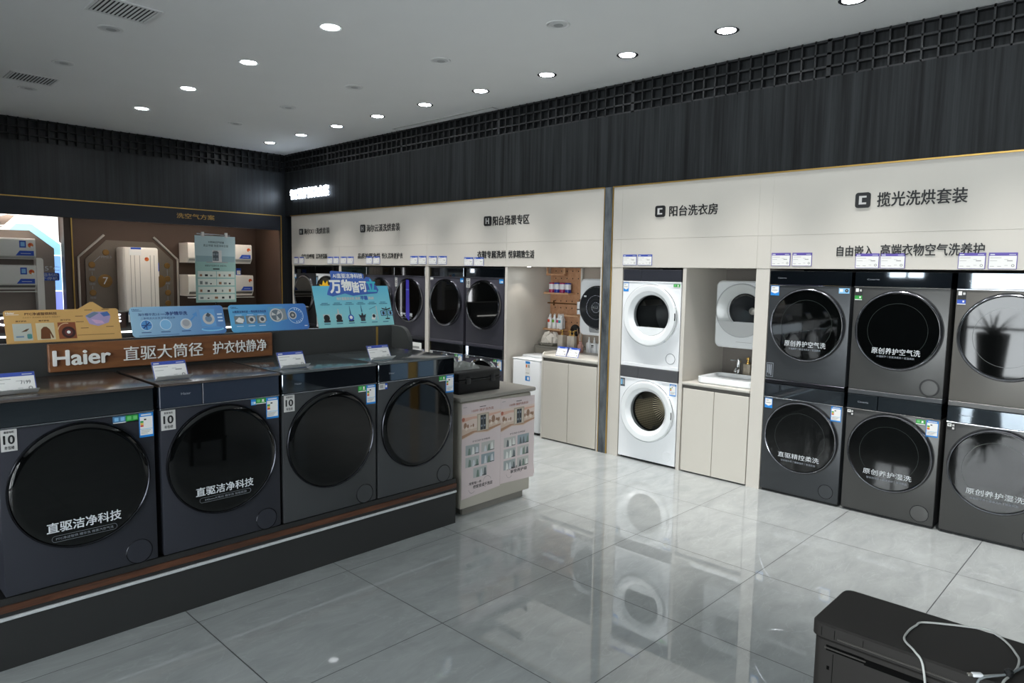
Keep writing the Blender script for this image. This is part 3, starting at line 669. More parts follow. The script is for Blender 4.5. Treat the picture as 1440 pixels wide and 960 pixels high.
mb.rect(.37, .455, .045, .148, yb, mat('box_blue', '6aa4d8', .5)); mb.ringf(.415, .09, .02, .034, yb - .0004, paper_grey); mb.disc(.415, .09, .02, yb - .0004, mat('slate_print', '7690a8', .5)); mb.poly([(.40, .11), (.415, .128), (.432, .112), (.415, .10)], yb - .0008, mat('dark_print', '4a545e', .5))
V = [(.43 + .065 * math.cos(2 * PI * i / 30), .028 + .013 * math.sin(2 * PI * i / 30)) for i in range(30)]; mb.poly(V, yb, mat('cyan_ink', '8cd0ee', .5))
mb.poly([(.43 + .058 * math.cos(2 * PI * i / 30), .031 + .009 * math.sin(2 * PI * i / 30)) for i in range(30)], yb - .0004, mid)
for q in (.072, .092, .112): mb.rect(.468, .497, q, q + .008, yb, pale)
mb.rect(.03, .24, .006, .008, yb, dk); mb.build('printed_artwork', t, smooth=False)

w = .508
t, _ = board('bright blue display board with silver drum pictures, third from the left on the partition', 1.803, 2.311, .17, [(p[0], p[1]) for p in rrect(0, w, 0, .17, .02)], grad('blue_fade2', '62b0de', '1f54b0', 0, .62))
mb = MB(); mb.text('Haier', .014, .05, .152, .159, yb, dk, offset=.02, res=2); mb.rect(.014, .058, .147, .149, yb, dk); mb.text('AI直驱洁净科技 一等级精洁净运营', .02, .232, .118, .134, yb, dk, offset=.02)
for k, a in enumerate((.025, .097, .165)):
    mb.rect(a, a + .062, .05, .10, yb, mat('photo_grey', '7a8488', .5)); mb.rect(a + .01, a + .05, .104, .107, yb, pale); mb.rect(a + .008, a + .05, .034, .038, yb, pale)
    if k: mb.ringf(a + .034, .075, .012, .022, yb - .0004, paper_grey); mb.disc(a + .034, .075, .012, yb - .0004, mat('dark_print', '4a545e', .5))
    else: mb.poly([(a + .005, .07), (a + .03, .092), (a + .058, .078), (a + .05, .055), (a + .02, .06)], yb - .0004, paper)
    mb.disc(a + .058, .054, .009, yb - .0006, mid)
mb.rect(.245, .345, .06, .152, yb, mat('box_blue2', '5a9cc8', .5)); mb.poly([(.30, .135), (.36, .14), (.365, .07), (.30, .06)], yb - .0004, mat('steel_print', '8a9498', .5)); mb.disc(.295, .098, .044, yb - .0008, paper_grey); mb.disc(.295, .098, .036, yb - .0012, mat('steel_print2', '68747c', .5))
for k in range(3): a = k * 2.1 + .4; mb.poly([(.295, .098), (.295 + .034 * math.cos(a), .098 + .034 * math.sin(a)), (.295 + .034 * math.cos(a + .7), .098 + .034 * math.sin(a + .7))], yb - .0016, paper_grey)
mb.ringf(.425, .092, .05, .053, yb, pale); mb.disc(.405, .095, .027, yb, paper_grey); mb.disc(.405, .095, .02, yb - .0004, mat('dark_print', '4a545e', .5)); mb.disc(.405, .095, .009, yb - .0008, steel)
for k in range(10):
    a = -1.6 + k * .36; c, s = math.cos(a), math.sin(a); mb.poly([(.425 + .036 * c, .092 + .036 * s), (.425 + .036 * c + .005, .092 + .036 * s), (.425 + .048 * c + .005, .092 + .048 * s), (.425 + .048 * c, .092 + .048 * s)], yb, pale)
mb.rect(.475, .495, .02, .025, yb, paper); mb.build('printed_artwork', t, smooth=False)

w = .60
t, _ = board('tall turquoise display board with big outlined white characters, at the right end of the partition', 2.378, 2.978, .30, [(0, 0), (w, 0), (w, .285), (0, .285)], grad('turquoise_fade', '92d4d6', '5ebcda', 2, .3), lean=.30)
mb = MB()
ob = mat('outline_blue', '3c62b4', .4)
mb.prism([(.13, .285), (.15, .345), (.15, .382), (.16, .39), (.40, .375), (.41, .365), (.41, .33), (.43, .35), (.46, .345), (.475, .32), (.50, .285), (.515, .255), (.50, .232), (.40, .225), (.30, .215), (.24, .232), (.14, .212), (.10, .225), (.11, .25)], -.0075, -.0042, ob)
mb.build('title_cutout', t)
mb = MB(); y2 = -.0082
mb.text('AI直驱洁净科技', .163, .40, .338, .372, y2, ink_pure, offset=.02); mb.text('万', .125, .215, .232, .325, y2, ink_pure, offset=.045); mb.text('物', .218, .30, .248, .33, y2, ink_pure, offset=.045); mb.text('皆', .30, .362, .235, .315, y2, ink_pure, offset=.045); mb.text('可', .362, .42, .24, .318, y2, ink_pure, offset=.045); mb.text('立', .42, .50, .24, .335, y2, mat('turquoise_ink', '40b8cc', .5), offset=.045)
mb.build('title_lettering', t, smooth=False)
mb = MB(); yb = -.0046
mb.text('海尔直驱洗衣机 高速', .165, .352, .185, .207, yb, paper_grey, offset=.035); mb.text('平稳', .355, .415, .183, .215, yb, ob, offset=.05); mb.text('挑战', .418, .465, .187, .207, yb, paper_grey, offset=.035)
dk2 = mat('teal_dark_ink', '2c5c80', .5)
for k in range(6):
    a = .035 + k * .093
    mb.text('平稳挑战直驱静音', a, a + .072, .152, .16, yb, dk2, offset=.03); mb.rect(a + .012, a + .058, .164, .168, yb, dk2); mb.rect(a + .008, a + .055, .022, .027, yb, dk2)
    x = a + .033
    if k < 2:
        mb.rect(x - .024, x + .024, .035, .09, yb, paper_grey); mb.rect(x - .024, x + .024, .035, .05, yb - .0004, navy); mb.disc(x, .065, .022, yb - .0004, rubber)
        if k: mb.poly([(x - .008, .09), (x + .008, .09), (x + .003, .125), (x - .003, .125)], yb, paper_grey)
    elif k == 2: mb.disc(x, .062, .022, yb, royal); mb.disc(x, .064, .012, yb - .0004, paper); mb.rect(x - .02, x + .02, .035, .046, yb, navy); mb.poly([(x - .006, .085), (x + .006, .085), (x + .001, .145), (x - .001, .145)], yb, dk2)
    elif k == 3: mb.poly([(x - .022, .06), (x - .03, .085), (x - .01, .075), (x, .10), (x + .01, .075), (x + .03, .085), (x + .022, .06)], yb, navy); mb.rect(x - .018, x + .018, .035, .06, yb, mat('slate_ink', '3c444c', .4)); mb.poly([(x - .005, .10), (x + .005, .10), (x + .001, .15), (x - .002, .15)], yb, dk2)
    elif k == 4: mb.poly([(x - .024, .045), (x + .004, .04), (x + .02, .075), (x - .008, .085)], yb, paper); mb.disc(x, .068, .012, yb - .0004, navy); mb.rect(x + .028, x + .034, .04, .14, yb, paper_grey); mb.poly([(x - .03, .118), (x + .03, .138), (x + .03, .135), (x - .03, .115)], yb, dk2)
    else:
        x += .02; mb.rect(x - .003, x + .003, .045, .13, yb, rubber); mb.rect(x - .018, x + .018, .042, .05, yb, rubber); mb.poly([(x - .04, .125), (x, .115), (x + .04, .125), (x + .034, .115), (x, .105), (x - .034, .115)], yb, navy)
        for q in (-.03, .03): mb.poly(rrect(x + q - .022, x + q + .022, .066, .105, .006), yb - .0002, rubber); mb.poly(rrect(x + q - .018, x + q + .018, .07, .101, .005), yb - .0006, lightblue); mb.poly(rrect(x + q - .008, x + q + .01, .074, .098, .004), yb - .001, navy)
mb.build('printed_artwork', t, smooth=False)

# ------------------------------------------------------------------ price cards
def price_card(label, loc, rz, w, h, band, group, rx=0, foot=False, digits=None):
    t = thing('price_card', label, 'price card', loc, rz, group, rx)
    MB().rbox(-w / 2 - .004, w / 2 + .004, -.004, 0, -.003, h + .004, acrylic if foot else band, .0012, 1).build('holder', t)
    mb = MB(); y = -.0047
    if foot:
        mb.rect(-w / 2 - .003, w / 2 + .003, -.002, h + .003, y + .0003, band)
    mb.rect(-w / 2, w / 2, 0, h * .83, y, paper); mb.rect(-w / 2, w / 2, h * .83, h, y, band)
    mb.rect(-w * .47, -w * .3, h * .885, h * .95, y - .0004, ink_white); mb.rect(w * .22, w * .46, h * .9, h * .935, y - .0004, ink_white)
    mb.build('card', t, smooth=False)
    mb = MB(); y -= .0006
    mb.rect(-w * .46, -w * .05, h * .69, h * .715, y, ink_grey); mb.rect(-w * .46, -w * .2, h * .5, h * .52, y, ink_grey); mb.rect(.06 * w, .2 * w, h * .58, h * .6, y, ink_grey)
    mb.rect(-w * .46, -w * .3, h * .14, h * .165, y, ink_grey); mb.rect(-w * .18, -w * .04, h * .14, h * .165, y, ink_grey); mb.rect(w * .08, w * .2, h * .2, h * .22, y, ink_grey)
    if digits: mb.text(digits, w * .16, w * .40, h * .42, h * .60, y, ink_black, offset=.0)
    else: mb.rect(w * .16, w * .36, h * .48, h * .54, y, ink_grey)
    mb.ringf(w * .38, h * .2, h * .05, h * .09, y, ink_grey, 16); mb.build('print', t, smooth=False)
    if foot: MB().box(-w / 2 - .004, w / 2 + .004, -.05, 0, -.006, -.003, acrylic).build('foot', t)
    return t
def pair_cards(ys, z, w, h, band, where, group):
    for i, y in enumerate(ys):
        price_card('%s banded price card, %s of the pair %s' % ('purple' if band is purple else 'blue', ('left', 'right')[i], where), (XF - .001, y, z), RW, w, h, band, group)
HG = 'price cards along the pale header'
pair_cards((2.217, 2.057), 1.80, .138, .092, purple, 'above the charcoal dryer by the sink niche', HG)
pair_cards((1.603, 1.441), 1.787, .148, .096, purple, 'above the middle brushed graphite dryer', HG)
pair_cards((.980, .816), 1.787, .142, .096, purple, 'above the titanium dryer at the right edge', HG)
pair_cards((3.592, 3.432), 1.80, .14, .088, cardblue, 'above the white tumble dryer', HG)
pair_cards((6.352, 6.178), 1.80, .14, .088, royal, 'above the left plum grey dryer', HG)
pair_cards((5.73, 5.564), 1.783, .14, .088, royal, 'above the plum dryer touching the niche', HG)
pair_cards((6.706, 6.544), 1.80, .135, .09, royal, 'above the dryer with the violet ribbon', HG)
pair_cards((7.64, 7.476), 1.80, .13, .09, royal, 'covering a slogan above the turquoise board', HG)
pair_cards((8.245, 8.08), 1.80, .14, .09, royal, 'just right of the far bay divider', HG)
pair_cards((8.586, 8.43), 1.80, .13, .09, royal, 'above the far white fronted dryer', HG)
pair_cards((9.52, 9.362), 1.80, .12, .092, cardblue, 'at the far left header end', HG)
IG2 = 'price cards standing on the island washers'
for (x, lab, dg) in ((.625, 'at the left edge of the photo on the bronze washer top', '7199'), (1.25, 'in front of the large characters of the copper board', None), (1.885, 'just right of the copper board, on the third washer', None), (2.462, 'on the far washer top near the thin brass strip', None)):
    price_card('tilted price card ' + lab, (x, 3.465, 1.1755), 0, .15, .088, cardblue, IG2, rx=-.5, foot=True, digits=dg)

# ------------------------------------------------------------------ signs on the header
def sign(label, y0, y1, z0, z1, body, logo=None, m=ink_black):
    """y0 is the left end seen from the room"""
    t = thing('wall_sign', label, 'sign', (XF, y0, z0), RW, 'dark lettering on the pale header')
    h = z1 - z0
    if logo:
        g, lw_ = logo
        mb = MB().prism(rrect(0, lw_, 0, h, h * .18), -.012, -.0002, m)
        if g == 'C':
            P = [(lw_ * .25, h * .22), (lw_ * .75, h * .22), (lw_ * .75, h * .34), (lw_ * .45, h * .34), (lw_ * .45, h * .66), (lw_ * .75, h * .66), (lw_ * .75, h * .78), (lw_ * .25, h * .78)]
            mb.poly(P, -.0124, paper_grey)
        else:
            for a in (.26, .62): mb.rect(lw_ * a, lw_ * (a + .12), h * .2, h * .8, -.0124, paper_grey)
            mb.rect(lw_ * .26, lw_ * .74, h * .45, h * .55, -.0124, paper_grey)
        mb.build('emblem', t)
    return t
def y_near(t): return t.location.y < 6
def sign_text(t, x0, x1, h, body, m=ink_black):
    MB().text(body, x0, x1, 0, h, -.003, m, offset=.015 if y_near(t) else .0, extrude=.022).build('lettering', t, smooth=False)
t = sign('dark emblem and six characters high on the header above the three tall dark stacks', 1.705, 1.03, 2.205, 2.31, '', ('C', .098)); sign_text(t, .14, .675, .10, '揽光洗烘套装')
t = sign('long dark slogan behind the purple banded price cards at the right of the header', 1.812, .915, 1.868, 1.95, ''); sign_text(t, 0, .245, .075, '自由嵌入'); sign_text(t, .29, .897, .082, '高端衣物空气洗养护')
t = sign('dark emblem and characters on the header above the white stacked pair', 3.34, 2.757, 2.212, 2.308, '', ('C', .096)); sign_text(t, .135, .583, .09, '阳台洗衣房')
t = sign('dark emblem and characters on the header above the shoe washing niche', 5.486, 4.828, 2.21, 2.312, '', ('H', .11)); sign_text(t, .13, .658, .10, '阳台场景专区')
t = sign('dark slogan on the header just above the shoe washing niche', 5.592, 4.751, 1.865, 1.948, ''); sign_text(t, 0, .44, .08, '衣鞋专属洗烘'); sign_text(t, .475, .84, .08, '悦享精致生活')
t = sign('small emblem and characters on the header above the turquoise board', 7.832, 6.988, 2.207, 2.307, '', ('H', .10)); sign_text(t, .135, .844, .095, '海尔云溪洗烘套装')
t = sign('dark slogan on the header partly covered by price cards above the turquoise board', 7.902, 6.93, 1.866, 1.936, ''); sign_text(t, 0, .50, .07, '品质护理净烘'); sign_text(t, .54, .97, .07, '恒久洁净更护衣')
t = sign('small emblem and characters at the far left end of the header', 9.41, 8.596, 2.217, 2.303, '', ('H', .10)); sign_text(t, .125, .814, .085, '海尔X11洗烘套装')
t = sign('dark slogan at the far left end of the header between price cards', 9.36, 8.657, 1.868, 1.94, ''); sign_text(t, 0, .36, .07, '空气全呼吸'); sign_text(t, .395, .70, .07, '洁净更清新')
t = thing('lit_sign', 'glowing white characters high on the dark wall in the far corner', 'sign', (5.25, 9.627, 2.735), RW)
mb = MB(); mb.text('智', 0, .20, 0, .145, -.02, sign_on, offset=.02, extrude=.06); mb.text('洗护解决方案', .225, 1.055, -.002, .15, -.02, sign_on, offset=.02, extrude=.06); mb.build('lettering', t, smooth=False)
t = thing('wall_sign', 'gold characters on the navy header over the air conditioner recess', 'sign', (3.67, 9.825, 2.374))
MB().text('洗空气方案', 0, .51, 0, .068, -.004, mat('gold_letter', 'd0a860', .4, .3), offset=.01, extrude=.04).build('lettering', t, smooth=False)

# ------------------------------------------------------------------ ceiling fittings
def downlight(x, y, label, group, on, watt, size=63, r=.062):
    t = thing('ceiling_downlight' if on else 'ceiling_spotlight', label, 'ceiling light', (x, y, CZ), 0, group)
    MB().lathe([(r + .022, 0), (r + .022, -.003), (r + .016, -.006), (r + .004, -.004), (r, -.001), (r - .002, -.0006)], satin if on == 2 else mat('trim_white', 'd4d6d6', .4), n=36).build('trim_ring', t)
    mb = MB(); mb.lathe([(r, -.002), (r * .9, -.0035), (.0001, -.0035)], lamp_on if on else mat('lamp_off', 'c2c5c6', .5), n=36)
    if not on: mb.lathe([(r * .55, -.004), (r * .5, -.006), (.0001, -.006)], mat('lamp_off2', '9a9ea0', .4), (.008, .004, 0), n=24)
    mb.build('lens', t)
    if on and watt:
        l = bpy.data.lights.new('lamp', 'SPOT'); l.energy = watt; l.spot_size = math.radians(size); l.spot_blend = 1.0; l.shadow_soft_size = .05; l.color = (1, .98, .955); l.use_shadow = True
        o = bpy.data.objects.new('lamp', l); COL.objects.link(o); o.location = (x, y, CZ - .02 + ZO); o.rotation_euler = (0, -math.radians(1) if on == 2 else 0, 0)
    return t
RG = 'lit ceiling spotlights along the right wall'
for i in range(-3, 10):
    y = 1.595 + .83 * i
    n = i
    lab = 'lit round ceiling spotlight, %s from the camera in the row along the right wall' % ORD[i] if i >= 0 else 'lit ceiling spotlight of the right wall row, %s one above the photo frame' % ORD[-i - 1]
    downlight(4.635, y, lab, RG, 2, LAMP_W)
LG = 'lit ceiling lights over the island aisle'
for i in range(4):
    downlight(2.755, 4.473 + 1.26 * i, 'lit round ceiling light, %s from the camera in the row behind the island' % ORD[i], LG, 1, LAMP_L)
OG = 'unlit ceiling fittings'
for i in range(5):
    downlight(3.77, 3.231 + 1.245 * i, 'unlit round ceiling fitting, %s from the camera in the middle row' % ORD[i], OG, 0, 0)
for i in range(3):
    downlight(1.715, 5.719 + 1.245 * i, 'unlit round ceiling fitting, %s from the camera in the left row by the vents' % ORD[i], OG, 0, 0)
for (yc, lab) in ((5.235, 'white slatted ceiling vent cut by the top edge of the photo'), (7.755, 'white slatted ceiling vent at the far left of the ceiling')):
    t = thing('ceiling_vent', lab, 'vent', (1.655, yc, CZ), 0, 'ceiling vents'); w, d = .17, .15
    mb = MB(); fm = mat('vent_white', 'd0d2d2', .5)
    for a in ((-w - .02, -w, -d - .02, d + .02), (w, w + .02, -d - .02, d + .02), (-w, w, -d - .02, -d), (-w, w, d, d + .02)): mb.box(*a, -.008, 0, fm)
    mb.build('frame', t); MB().box(-w, w, -d, d, -.002, -.0005, mat('vent_dark', '1c1e1f', .8)).build('duct_opening', t)
    mb = MB()
    for k in range(13):
        x = -w + .013 + k * .0262; mb.box(x - .006, x + .006, -d, d, -.006, -.0025, fm)
    mb.build('slats', t)
t = thing('ceiling_vent', 'long narrow ceiling vent beside the lattice of the right wall', 'vent', (5.225, 6.14, CZ), 0, 'ceiling vents')
mb = MB(); fm = mat('linear_vent_grey', 'a8aaaa', .5)
for a in ((-.08, -.062, -.86, .86), (.062, .08, -.86, .86), (-.062, .062, -.86, -.842), (-.062, .062, .842, .86)): mb.box(*a, -.006, 0, fm)
mb.build('frame', t); MB().box(-.062, .062, -.842, .842, -.003, -.0005, white_paint).build('duct_opening', t)

# ------------------------------------------------------------------ counter beside the island
t = thing('storage_counter', 'low beige counter with an overhanging taupe top at the far end of the island', 'counter', (3.1, 3.44, FZ))
MB().rbox(.0, .70, .0, .62, .055, .80, counter_body, .012).build('body', t); MB().box(.05, .66, .035, .58, 0, .056, counter_grey).build('plinth', t)
MB().rbox(-.03, .725, -.03, .64, .808, .838, counter_grey, .012).build('countertop', t); MB().box(.03, .67, .02, .6, .80, .808, rubber).build('shadow_gap', t)
CT = FZ + .838
pinky = mat('poster_pink', 'cfc2c2', .55); sand = mat('sand_print', 'c8b3a2', .55); sand2 = mat('terracotta_print', '94745f', .55); skyp = mat('dusk_print', 'd4c2b8', .55)
def poster(label, x0, x1, z0, z1, right):
    t = thing('poster', label, 'poster', (x0, 3.437, z0), 0, 'posters taped on the beige counter'); w, h = x1 - x0, z1 - z0
    P = [(0, 0), (w, .025), (w, h), (0, h + .005)] if not right else [(0, 0), (w, -.012), (w + .012, .02), (w, .1), (w, h - .01), (0, h)]
    mb = MB().prism(P, -.0016, 0, pinky)
    mb.build('sheet', t)
    mb = MB(); y = -.0021; k = w / .375
    mb.poly([(.0, h - .22), (w, h - .20), (w, h - .075), (0, h - .075)], y, skyp)
    mb.poly([(0, h - .125), (.1 * k, h - .11), (.2 * k, h - .118), (w, h - .10), (w, h - .09), (0, h - .095)], y - .0003, mat('sky_pink', 'cfa796', .55))
    mb.poly([(0, h - .242), (.12 * k, h - .212), (.25 * k, h - .222), (w, h - .185), (w, h - .155), (.22 * k, h - .165), (.1 * k, h - .18), (0, h - .17)], y - .0004, sand)
    mb.poly([(0, h - .215), (.10 * k, h - .195), (.2 * k, h - .20), (w, h - .18), (w, h - .19), (.24 * k, h - .215), (.12 * k, h - .206), (0, h - .236)], y - .0005, mat('dune_shadow', 'a8836a', .55))
    for (a, b, r_) in ((.03, .15, .018), (.055, .155, .011), (.085, .16, .008), (.105, .155, .01), (.30, .135, .022), (.265, .15, .012), (.285, .155, .01), (.335, .15, .016), (.355, .145, .012)): mb.disc(a * k, h - b, r_, y - .0006, sand2, 16, .8, 1.2)
    for (a, b, r_) in ((.04, .172, .012), (.09, .17, .01), (.28, .165, .012), (.33, .163, .014)): mb.disc(a * k, h - b, r_, y - .0007, mat('pale_sand', 'd8cabc', .55), 12)
    mb.disc(.012 * k, h - .105, .014, y - .0006, mat('coral_print', 'b06a58', .5), 12)
    mb.text('100种 臻护洗衣房', .09 * k, .30 * k, h - .066, h - .046, y - .0006, mat('rust_ink', '9a5238', .5), offset=.01); mb.rect(.165 * k, .225 * k, h - .036, h - .032, y - .0006, ink_black); mb.rect(.01, .045, h - .025, h - .021, y, ink_grey)
    mb.rect(.14 * k, .255 * k, h - .205, h - .082, y - .0008, mat('stone_print', 'a89c8c', .5)); mb.rect(.15 * k, .245 * k, h - .2, h - .09, y - .001, mat('stone_print2', 'c4baa8', .5)); mb.rect(.172 * k, .226 * k, h - .198, h - .094, y - .0012, mat('night_print', '2c323a', .5)); mb.rect(.198 * k, .2 * k, h - .198, h - .094, y - .0016, ink_grey)
    for a in (.185, .213): mb.disc(a * k, h - .118, .008, y - .0016, mat('mid_grey_print', '808890', .5), 14); mb.disc(a * k, h - .17, .008, y - .0016, mat('mid_grey_print', '808890', .5), 14)
    mb.text('护衣洗护洁净鞋服', .10 * k, .27 * k, h - .276, h - .263, y, ink_black, offset=.01)
    random.seed(5 if right else 2)
    cells = [(.035, .29), (.185, .29), (.035, .375), (.185, .375)] + ([(.035, .46), (.185, .46)] if right else [(.11, .46)])
    for (a, b) in cells:
        g = random.choice(('9aa2a2', 'aab0ae', 'b4b4b0', '8c9aa0')); mb.rect(a * k, a * k + .13 * k, h - (b + .07), h - b, y, mat('photo_' + g, g, .5))
        for q in range(3):
            xx = a * k + (.02 + .035 * q) * k + random.uniform(0, .01); c = random.choice(('5c6468', 'd8dad6', '6c8076', 'c8ccd0'))
            mb.poly([(xx, h - (b + .069)), (xx + .028, h - (b + .069)), (xx + random.uniform(.014, .024), h - (b + random.uniform(.008, .03))), (xx + .008, h - (b + random.uniform(.012, .03)))], y - .0004, mat('photo_' + c, c, .5))
        mb.rect(a * k + .085 * k, a * k + .125 * k, h - (b + .068), h - (b + .063), y - .0006, rubber)
    s1, s2 = (('让衣物从此', '享受养护级'), ('宠爱每一件', '把家变成干洗店'))[0 if right else 1]
    mb.text(s1, .07 * k, .19 * k, .088, .108, y, ink_black, offset=.02); mb.text(s2, .11 * k, .30 * k, .056, .082, y, ink_black, offset=.02); mb.ringf(.245 * k, .085, .038, .0395, y, ink_black, 30, .3, 4.4); mb.ringf(.10 * k, .06, .03, .0315, y, ink_black, 20, 3.2, 5.6)
    mb.build('printed_artwork', t, smooth=False)
    return t
poster('left pink poster with a desert scene taped on the beige counter front', 3.103, 3.475, .155, .818, False)
poster('right pink poster with a desert scene, curling past the counter corner', 3.477, 3.835, .19, .812, True)

t = thing('equipment_case', 'black ribbed carrying case lying on the beige counter', 'case', (3.345, 3.685, CT))
MB().rbox(-.205, .205, -.17, .13, .004, .092, rubber, .016, 3).rbox(-.2, .2, -.165, .125, .001, .01, rubber, .002, 1).build('lower_shell', t); MB().rbox(-.205, .205, -.17, .13, .095, .155, rubber, .016, 3).build('lid', t)
MB().rbox(-.203, .203, -.174, -.16, .088, .098, mat('case_seam', '1e1f20', .4), .003).build('seam', t)
for a in (-.12, .12): MB().rbox(a - .02, a + .02, -.18, -.168, .07, .115, mat('case_seam', '1e1f20', .4), .003).build('latch', t)
t = thing('plastic_bag', 'clear crinkled plastic bag lying on the black case', 'bag', (3.28, 3.66, CT + .156))
random.seed(3); mb = MB(); n = 14; V = []; F = []
for j in range(n + 1):
    for i in range(n + 1):
        u, v = i / n * 2 - 1, j / n * 2 - 1; e = max(0, 1 - max(abs(u), abs(v)) ** 4)
        V.append((u * .13, v * .08, .001 + e * (.042 + random.uniform(-.012, .014))))
for j in range(n):
    for i in range(n): a = j * (n + 1) + i; F.append((a, a + 1, a + n + 2, a + n + 1))
mb.add(V, F, glassy('crinkled_plastic', 'c8ccc8', .45, .12)); mb.build('film', t, smooth=False)
random.seed(4); mb = MB()
for k in range(9): mb.rbox(-.1 + k * .022, -.085 + k * .022, -.03 + .01 * (k % 3), .02, .004, .028, mat('bag_filling', '6e7068', .5), .003, 1)
mb.build('contents', t)

# ------------------------------------------------------------------ shoe washing niche
def at(x, y, z): return (x, y, z)
t = thing('mini_washing_machine', 'small white top loading washer standing in the niche left of the cabinet', 'washing machine', (5.30, 4.88, FZ), RW)
MB().rbox(-.20, .20, 0, .38, .02, .785, enamel, .025, 3).build('body', t); MB().rbox(-.2, .2, .0, .375, .772, .79, enamel_door, .008).rbox(-.17, .17, .12, .37, .785, .815, mat('lid_grey', 'd4d6d8', .2), .012).build('lid', t)
for a in (-.17, .17):
    for b in (.03, .34): MB().lathe([(.018, 0), (.018, .022)], rubber, (a, b, 0)).build('foot', t)
mb = MB(); mb.rect(-.005, .06, .56, .765, -.001, paper); mb.rect(-.005, .06, .74, .765, -.0016, blue); mb.rect(-.005, .06, .56, .61, -.0016, blue); mb.rect(.02, .05, .57, .6, -.0022, paper); mb.rect(.0, .02, .70, .73, -.0016, orange); mb.rect(.03, .055, .70, .73, -.0016, ink_grey); mb.rect(.0, .05, .64, .645, -.0016, ink_grey); mb.build('energy_label', t, smooth=False)

CK = mat('cabinet_grey_beige', 'cbc6bc', .5, var=.01)
def cabinet(label, yl, yr, zt, split):
    t = thing('base_cabinet', label, 'cabinet', (5.255, yl, FZ), RW); w = yl - yr
    MB().box(0.002, w - .002, .022, .68, .02, zt - FZ - .004, CK).build('carcass', t)
    MB().box(.01, w - .01, .05, .6, 0, .02, rubber).build('plinth', t)
    MB().box(.004, w - .004, .006, .022, zt - FZ - .03, zt - FZ - .006, mat('handle_channel', '54524e', .4)).build('handle_channel', t)
    s = yl - split
    MB().rbox(.016, s - .0025, 0, .02, .012, zt - FZ - .03, CK, .002, 1).build('door', t); MB().rbox(s + .0025, w - .004, 0, .02, .012, zt - FZ - .03, CK, .002, 1).build('door', t)
    return t, w
t, w = cabinet('two door grey beige cabinet under the shoe washing niche', 4.62, 3.921, .862, 4.273)
MB().prism(rrect(0, .001, 0, .001, .0003), 0, .001, CK)
mb = MB(); P = [(.0, .84 - FZ), (.0, .89 - FZ)] + [(.0, .9 - FZ)]
side = [(.0, 0.0), (.70, 0.0), (.70, .92 - FZ)] + [(p[0], p[1]) for p in arc(.045, .92 - FZ - .045, .045, 90, 180, 6)]
V = [(-.001, y, z_) for y, z_ in side] + [(.014, y, z_) for y, z_ in side]; n = len(side)
mb.add(V, [tuple(range(n)), tuple(range(2 * n - 1, n - 1, -1))] + [(i, i + n, (i + 1) % n + n, (i + 1) % n) for i in range(n)], panel_edge); mb.build('side_panel', t)
t = thing('countertop', 'pale stone countertop on the niche cabinet, carrying bottles and price cards', 'countertop', (5.25, 4.605, .863), RW)
MB().rbox(0, .683, 0, .715, 0, .030, mat('pale_stone', 'c9c5bc', .3, var=.06, scale=12), .006).build('slab', t)
SL = .893
t = thing('wall_shelf', 'grey ledge behind the mini washer holding a bin and marbled canisters', 'shelf', (5.70, 5.125, FZ), RW)
MB().box(0, .50, 0, .26, .865, .89, mat('ledge_grey', '8f8c84', .5)).build('shelf_top', t); MB().box(0.0, .50, .01, .26, 0, .865, mat('ledge_front', 'a9a398', .6)).build('front_panel', t)
LZ = FZ + .891
for i, (y, s) in enumerate(((4.402, 'left'), (4.253, 'right'))):
    price_card('white price card with a blue band leaning on the niche countertop, %s of two' % s, (5.292, y, SL + .003), RW, .135, .092, royal, 'price cards on the niche countertop', rx=-.0)
    o = [q for q in bpy.data.objects if q.parent is None and q.name.startswith('price_card')][-1]; o.rotation_euler = (math.radians(-22), 0, RW - .05)

# peg board, shelves and goods
t = thing('peg_board', 'beech peg board with rows of round holes on the niche back wall', 'peg board', (5.975, 5.128, .95), RW)
MB().box(0, .43, -.018, 0, -.02, .826, oak).box(.43, .45, -.022, 0, -.02, .826, panel_edge).build('board', t)
mb = MB()
for z_ in (.79, .71, .46, .385, .55, .23):
    for k in range(5): mb.lathe([(.0075, -.0185), (.0001, -.0185)], rubber, (.075 + k * .08, 0, z_), 'y', 12)
mb.build('peg_hole', t); t.children[-1]['label'] = 'row after row of round black holes'
def wshelf(label, yl, yr, z, d=.13):
    t = thing('wall_shelf', label, 'shelf', (5.955, yl, z), RW, 'small beech shelves on the peg board'); w = yl - yr
    MB().rbox(0, w, -d, 0, -.016, 0, oak_light, .002, 1).build('shelf_top', t)
    for a in (.03, w - .03): MB().tube([(a, -d - .01, .004), (a, .0, -.004)], .006, oak_light).build('peg', t)
wshelf('upper beech shelf on the peg board carrying four product cans', 5.12, 4.77, 1.502)
wshelf('lower left beech shelf on the peg board carrying white bottles', 5.12, 4.86, 1.102)
wshelf('short bare beech shelf on the right side of the peg board', 4.87, 4.68, 1.262, .06)
t = thing('hanging_rail', 'dark brass rail across the middle of the peg board', 'rail', (5.955, 5.12, 1.385), RW)
MB().tube([(-.0, -.05, 0), (.44, -.05, 0)], .007, mat('dark_brass', '6a4a28', .35, .8)).build('rail', t)
for a in (.05, .42): MB().tube([(a, -.05, 0), (a, 0, 0)], .006, mat('dark_brass', '6a4a28', .35, .8)).tube([(a, -.006, -.028), (a, -.006, .028)], .008, mat('dark_brass', '6a4a28', .35, .8)).build('bracket', t)
t = thing('hanging_rail', 'beech clothes rail hanging from the top of the niche', 'rail', (5.86, 5.105, 1.69), RW)
MB().rbox(0, .26, -.012, .012, 0, .022, oak, .002, 1).build('rail', t)
for a in (.004, .25): MB().rbox(a, a + .012, -.012, .012, .02, .086, oak_light, .002, 1).build('hanger_post', t)
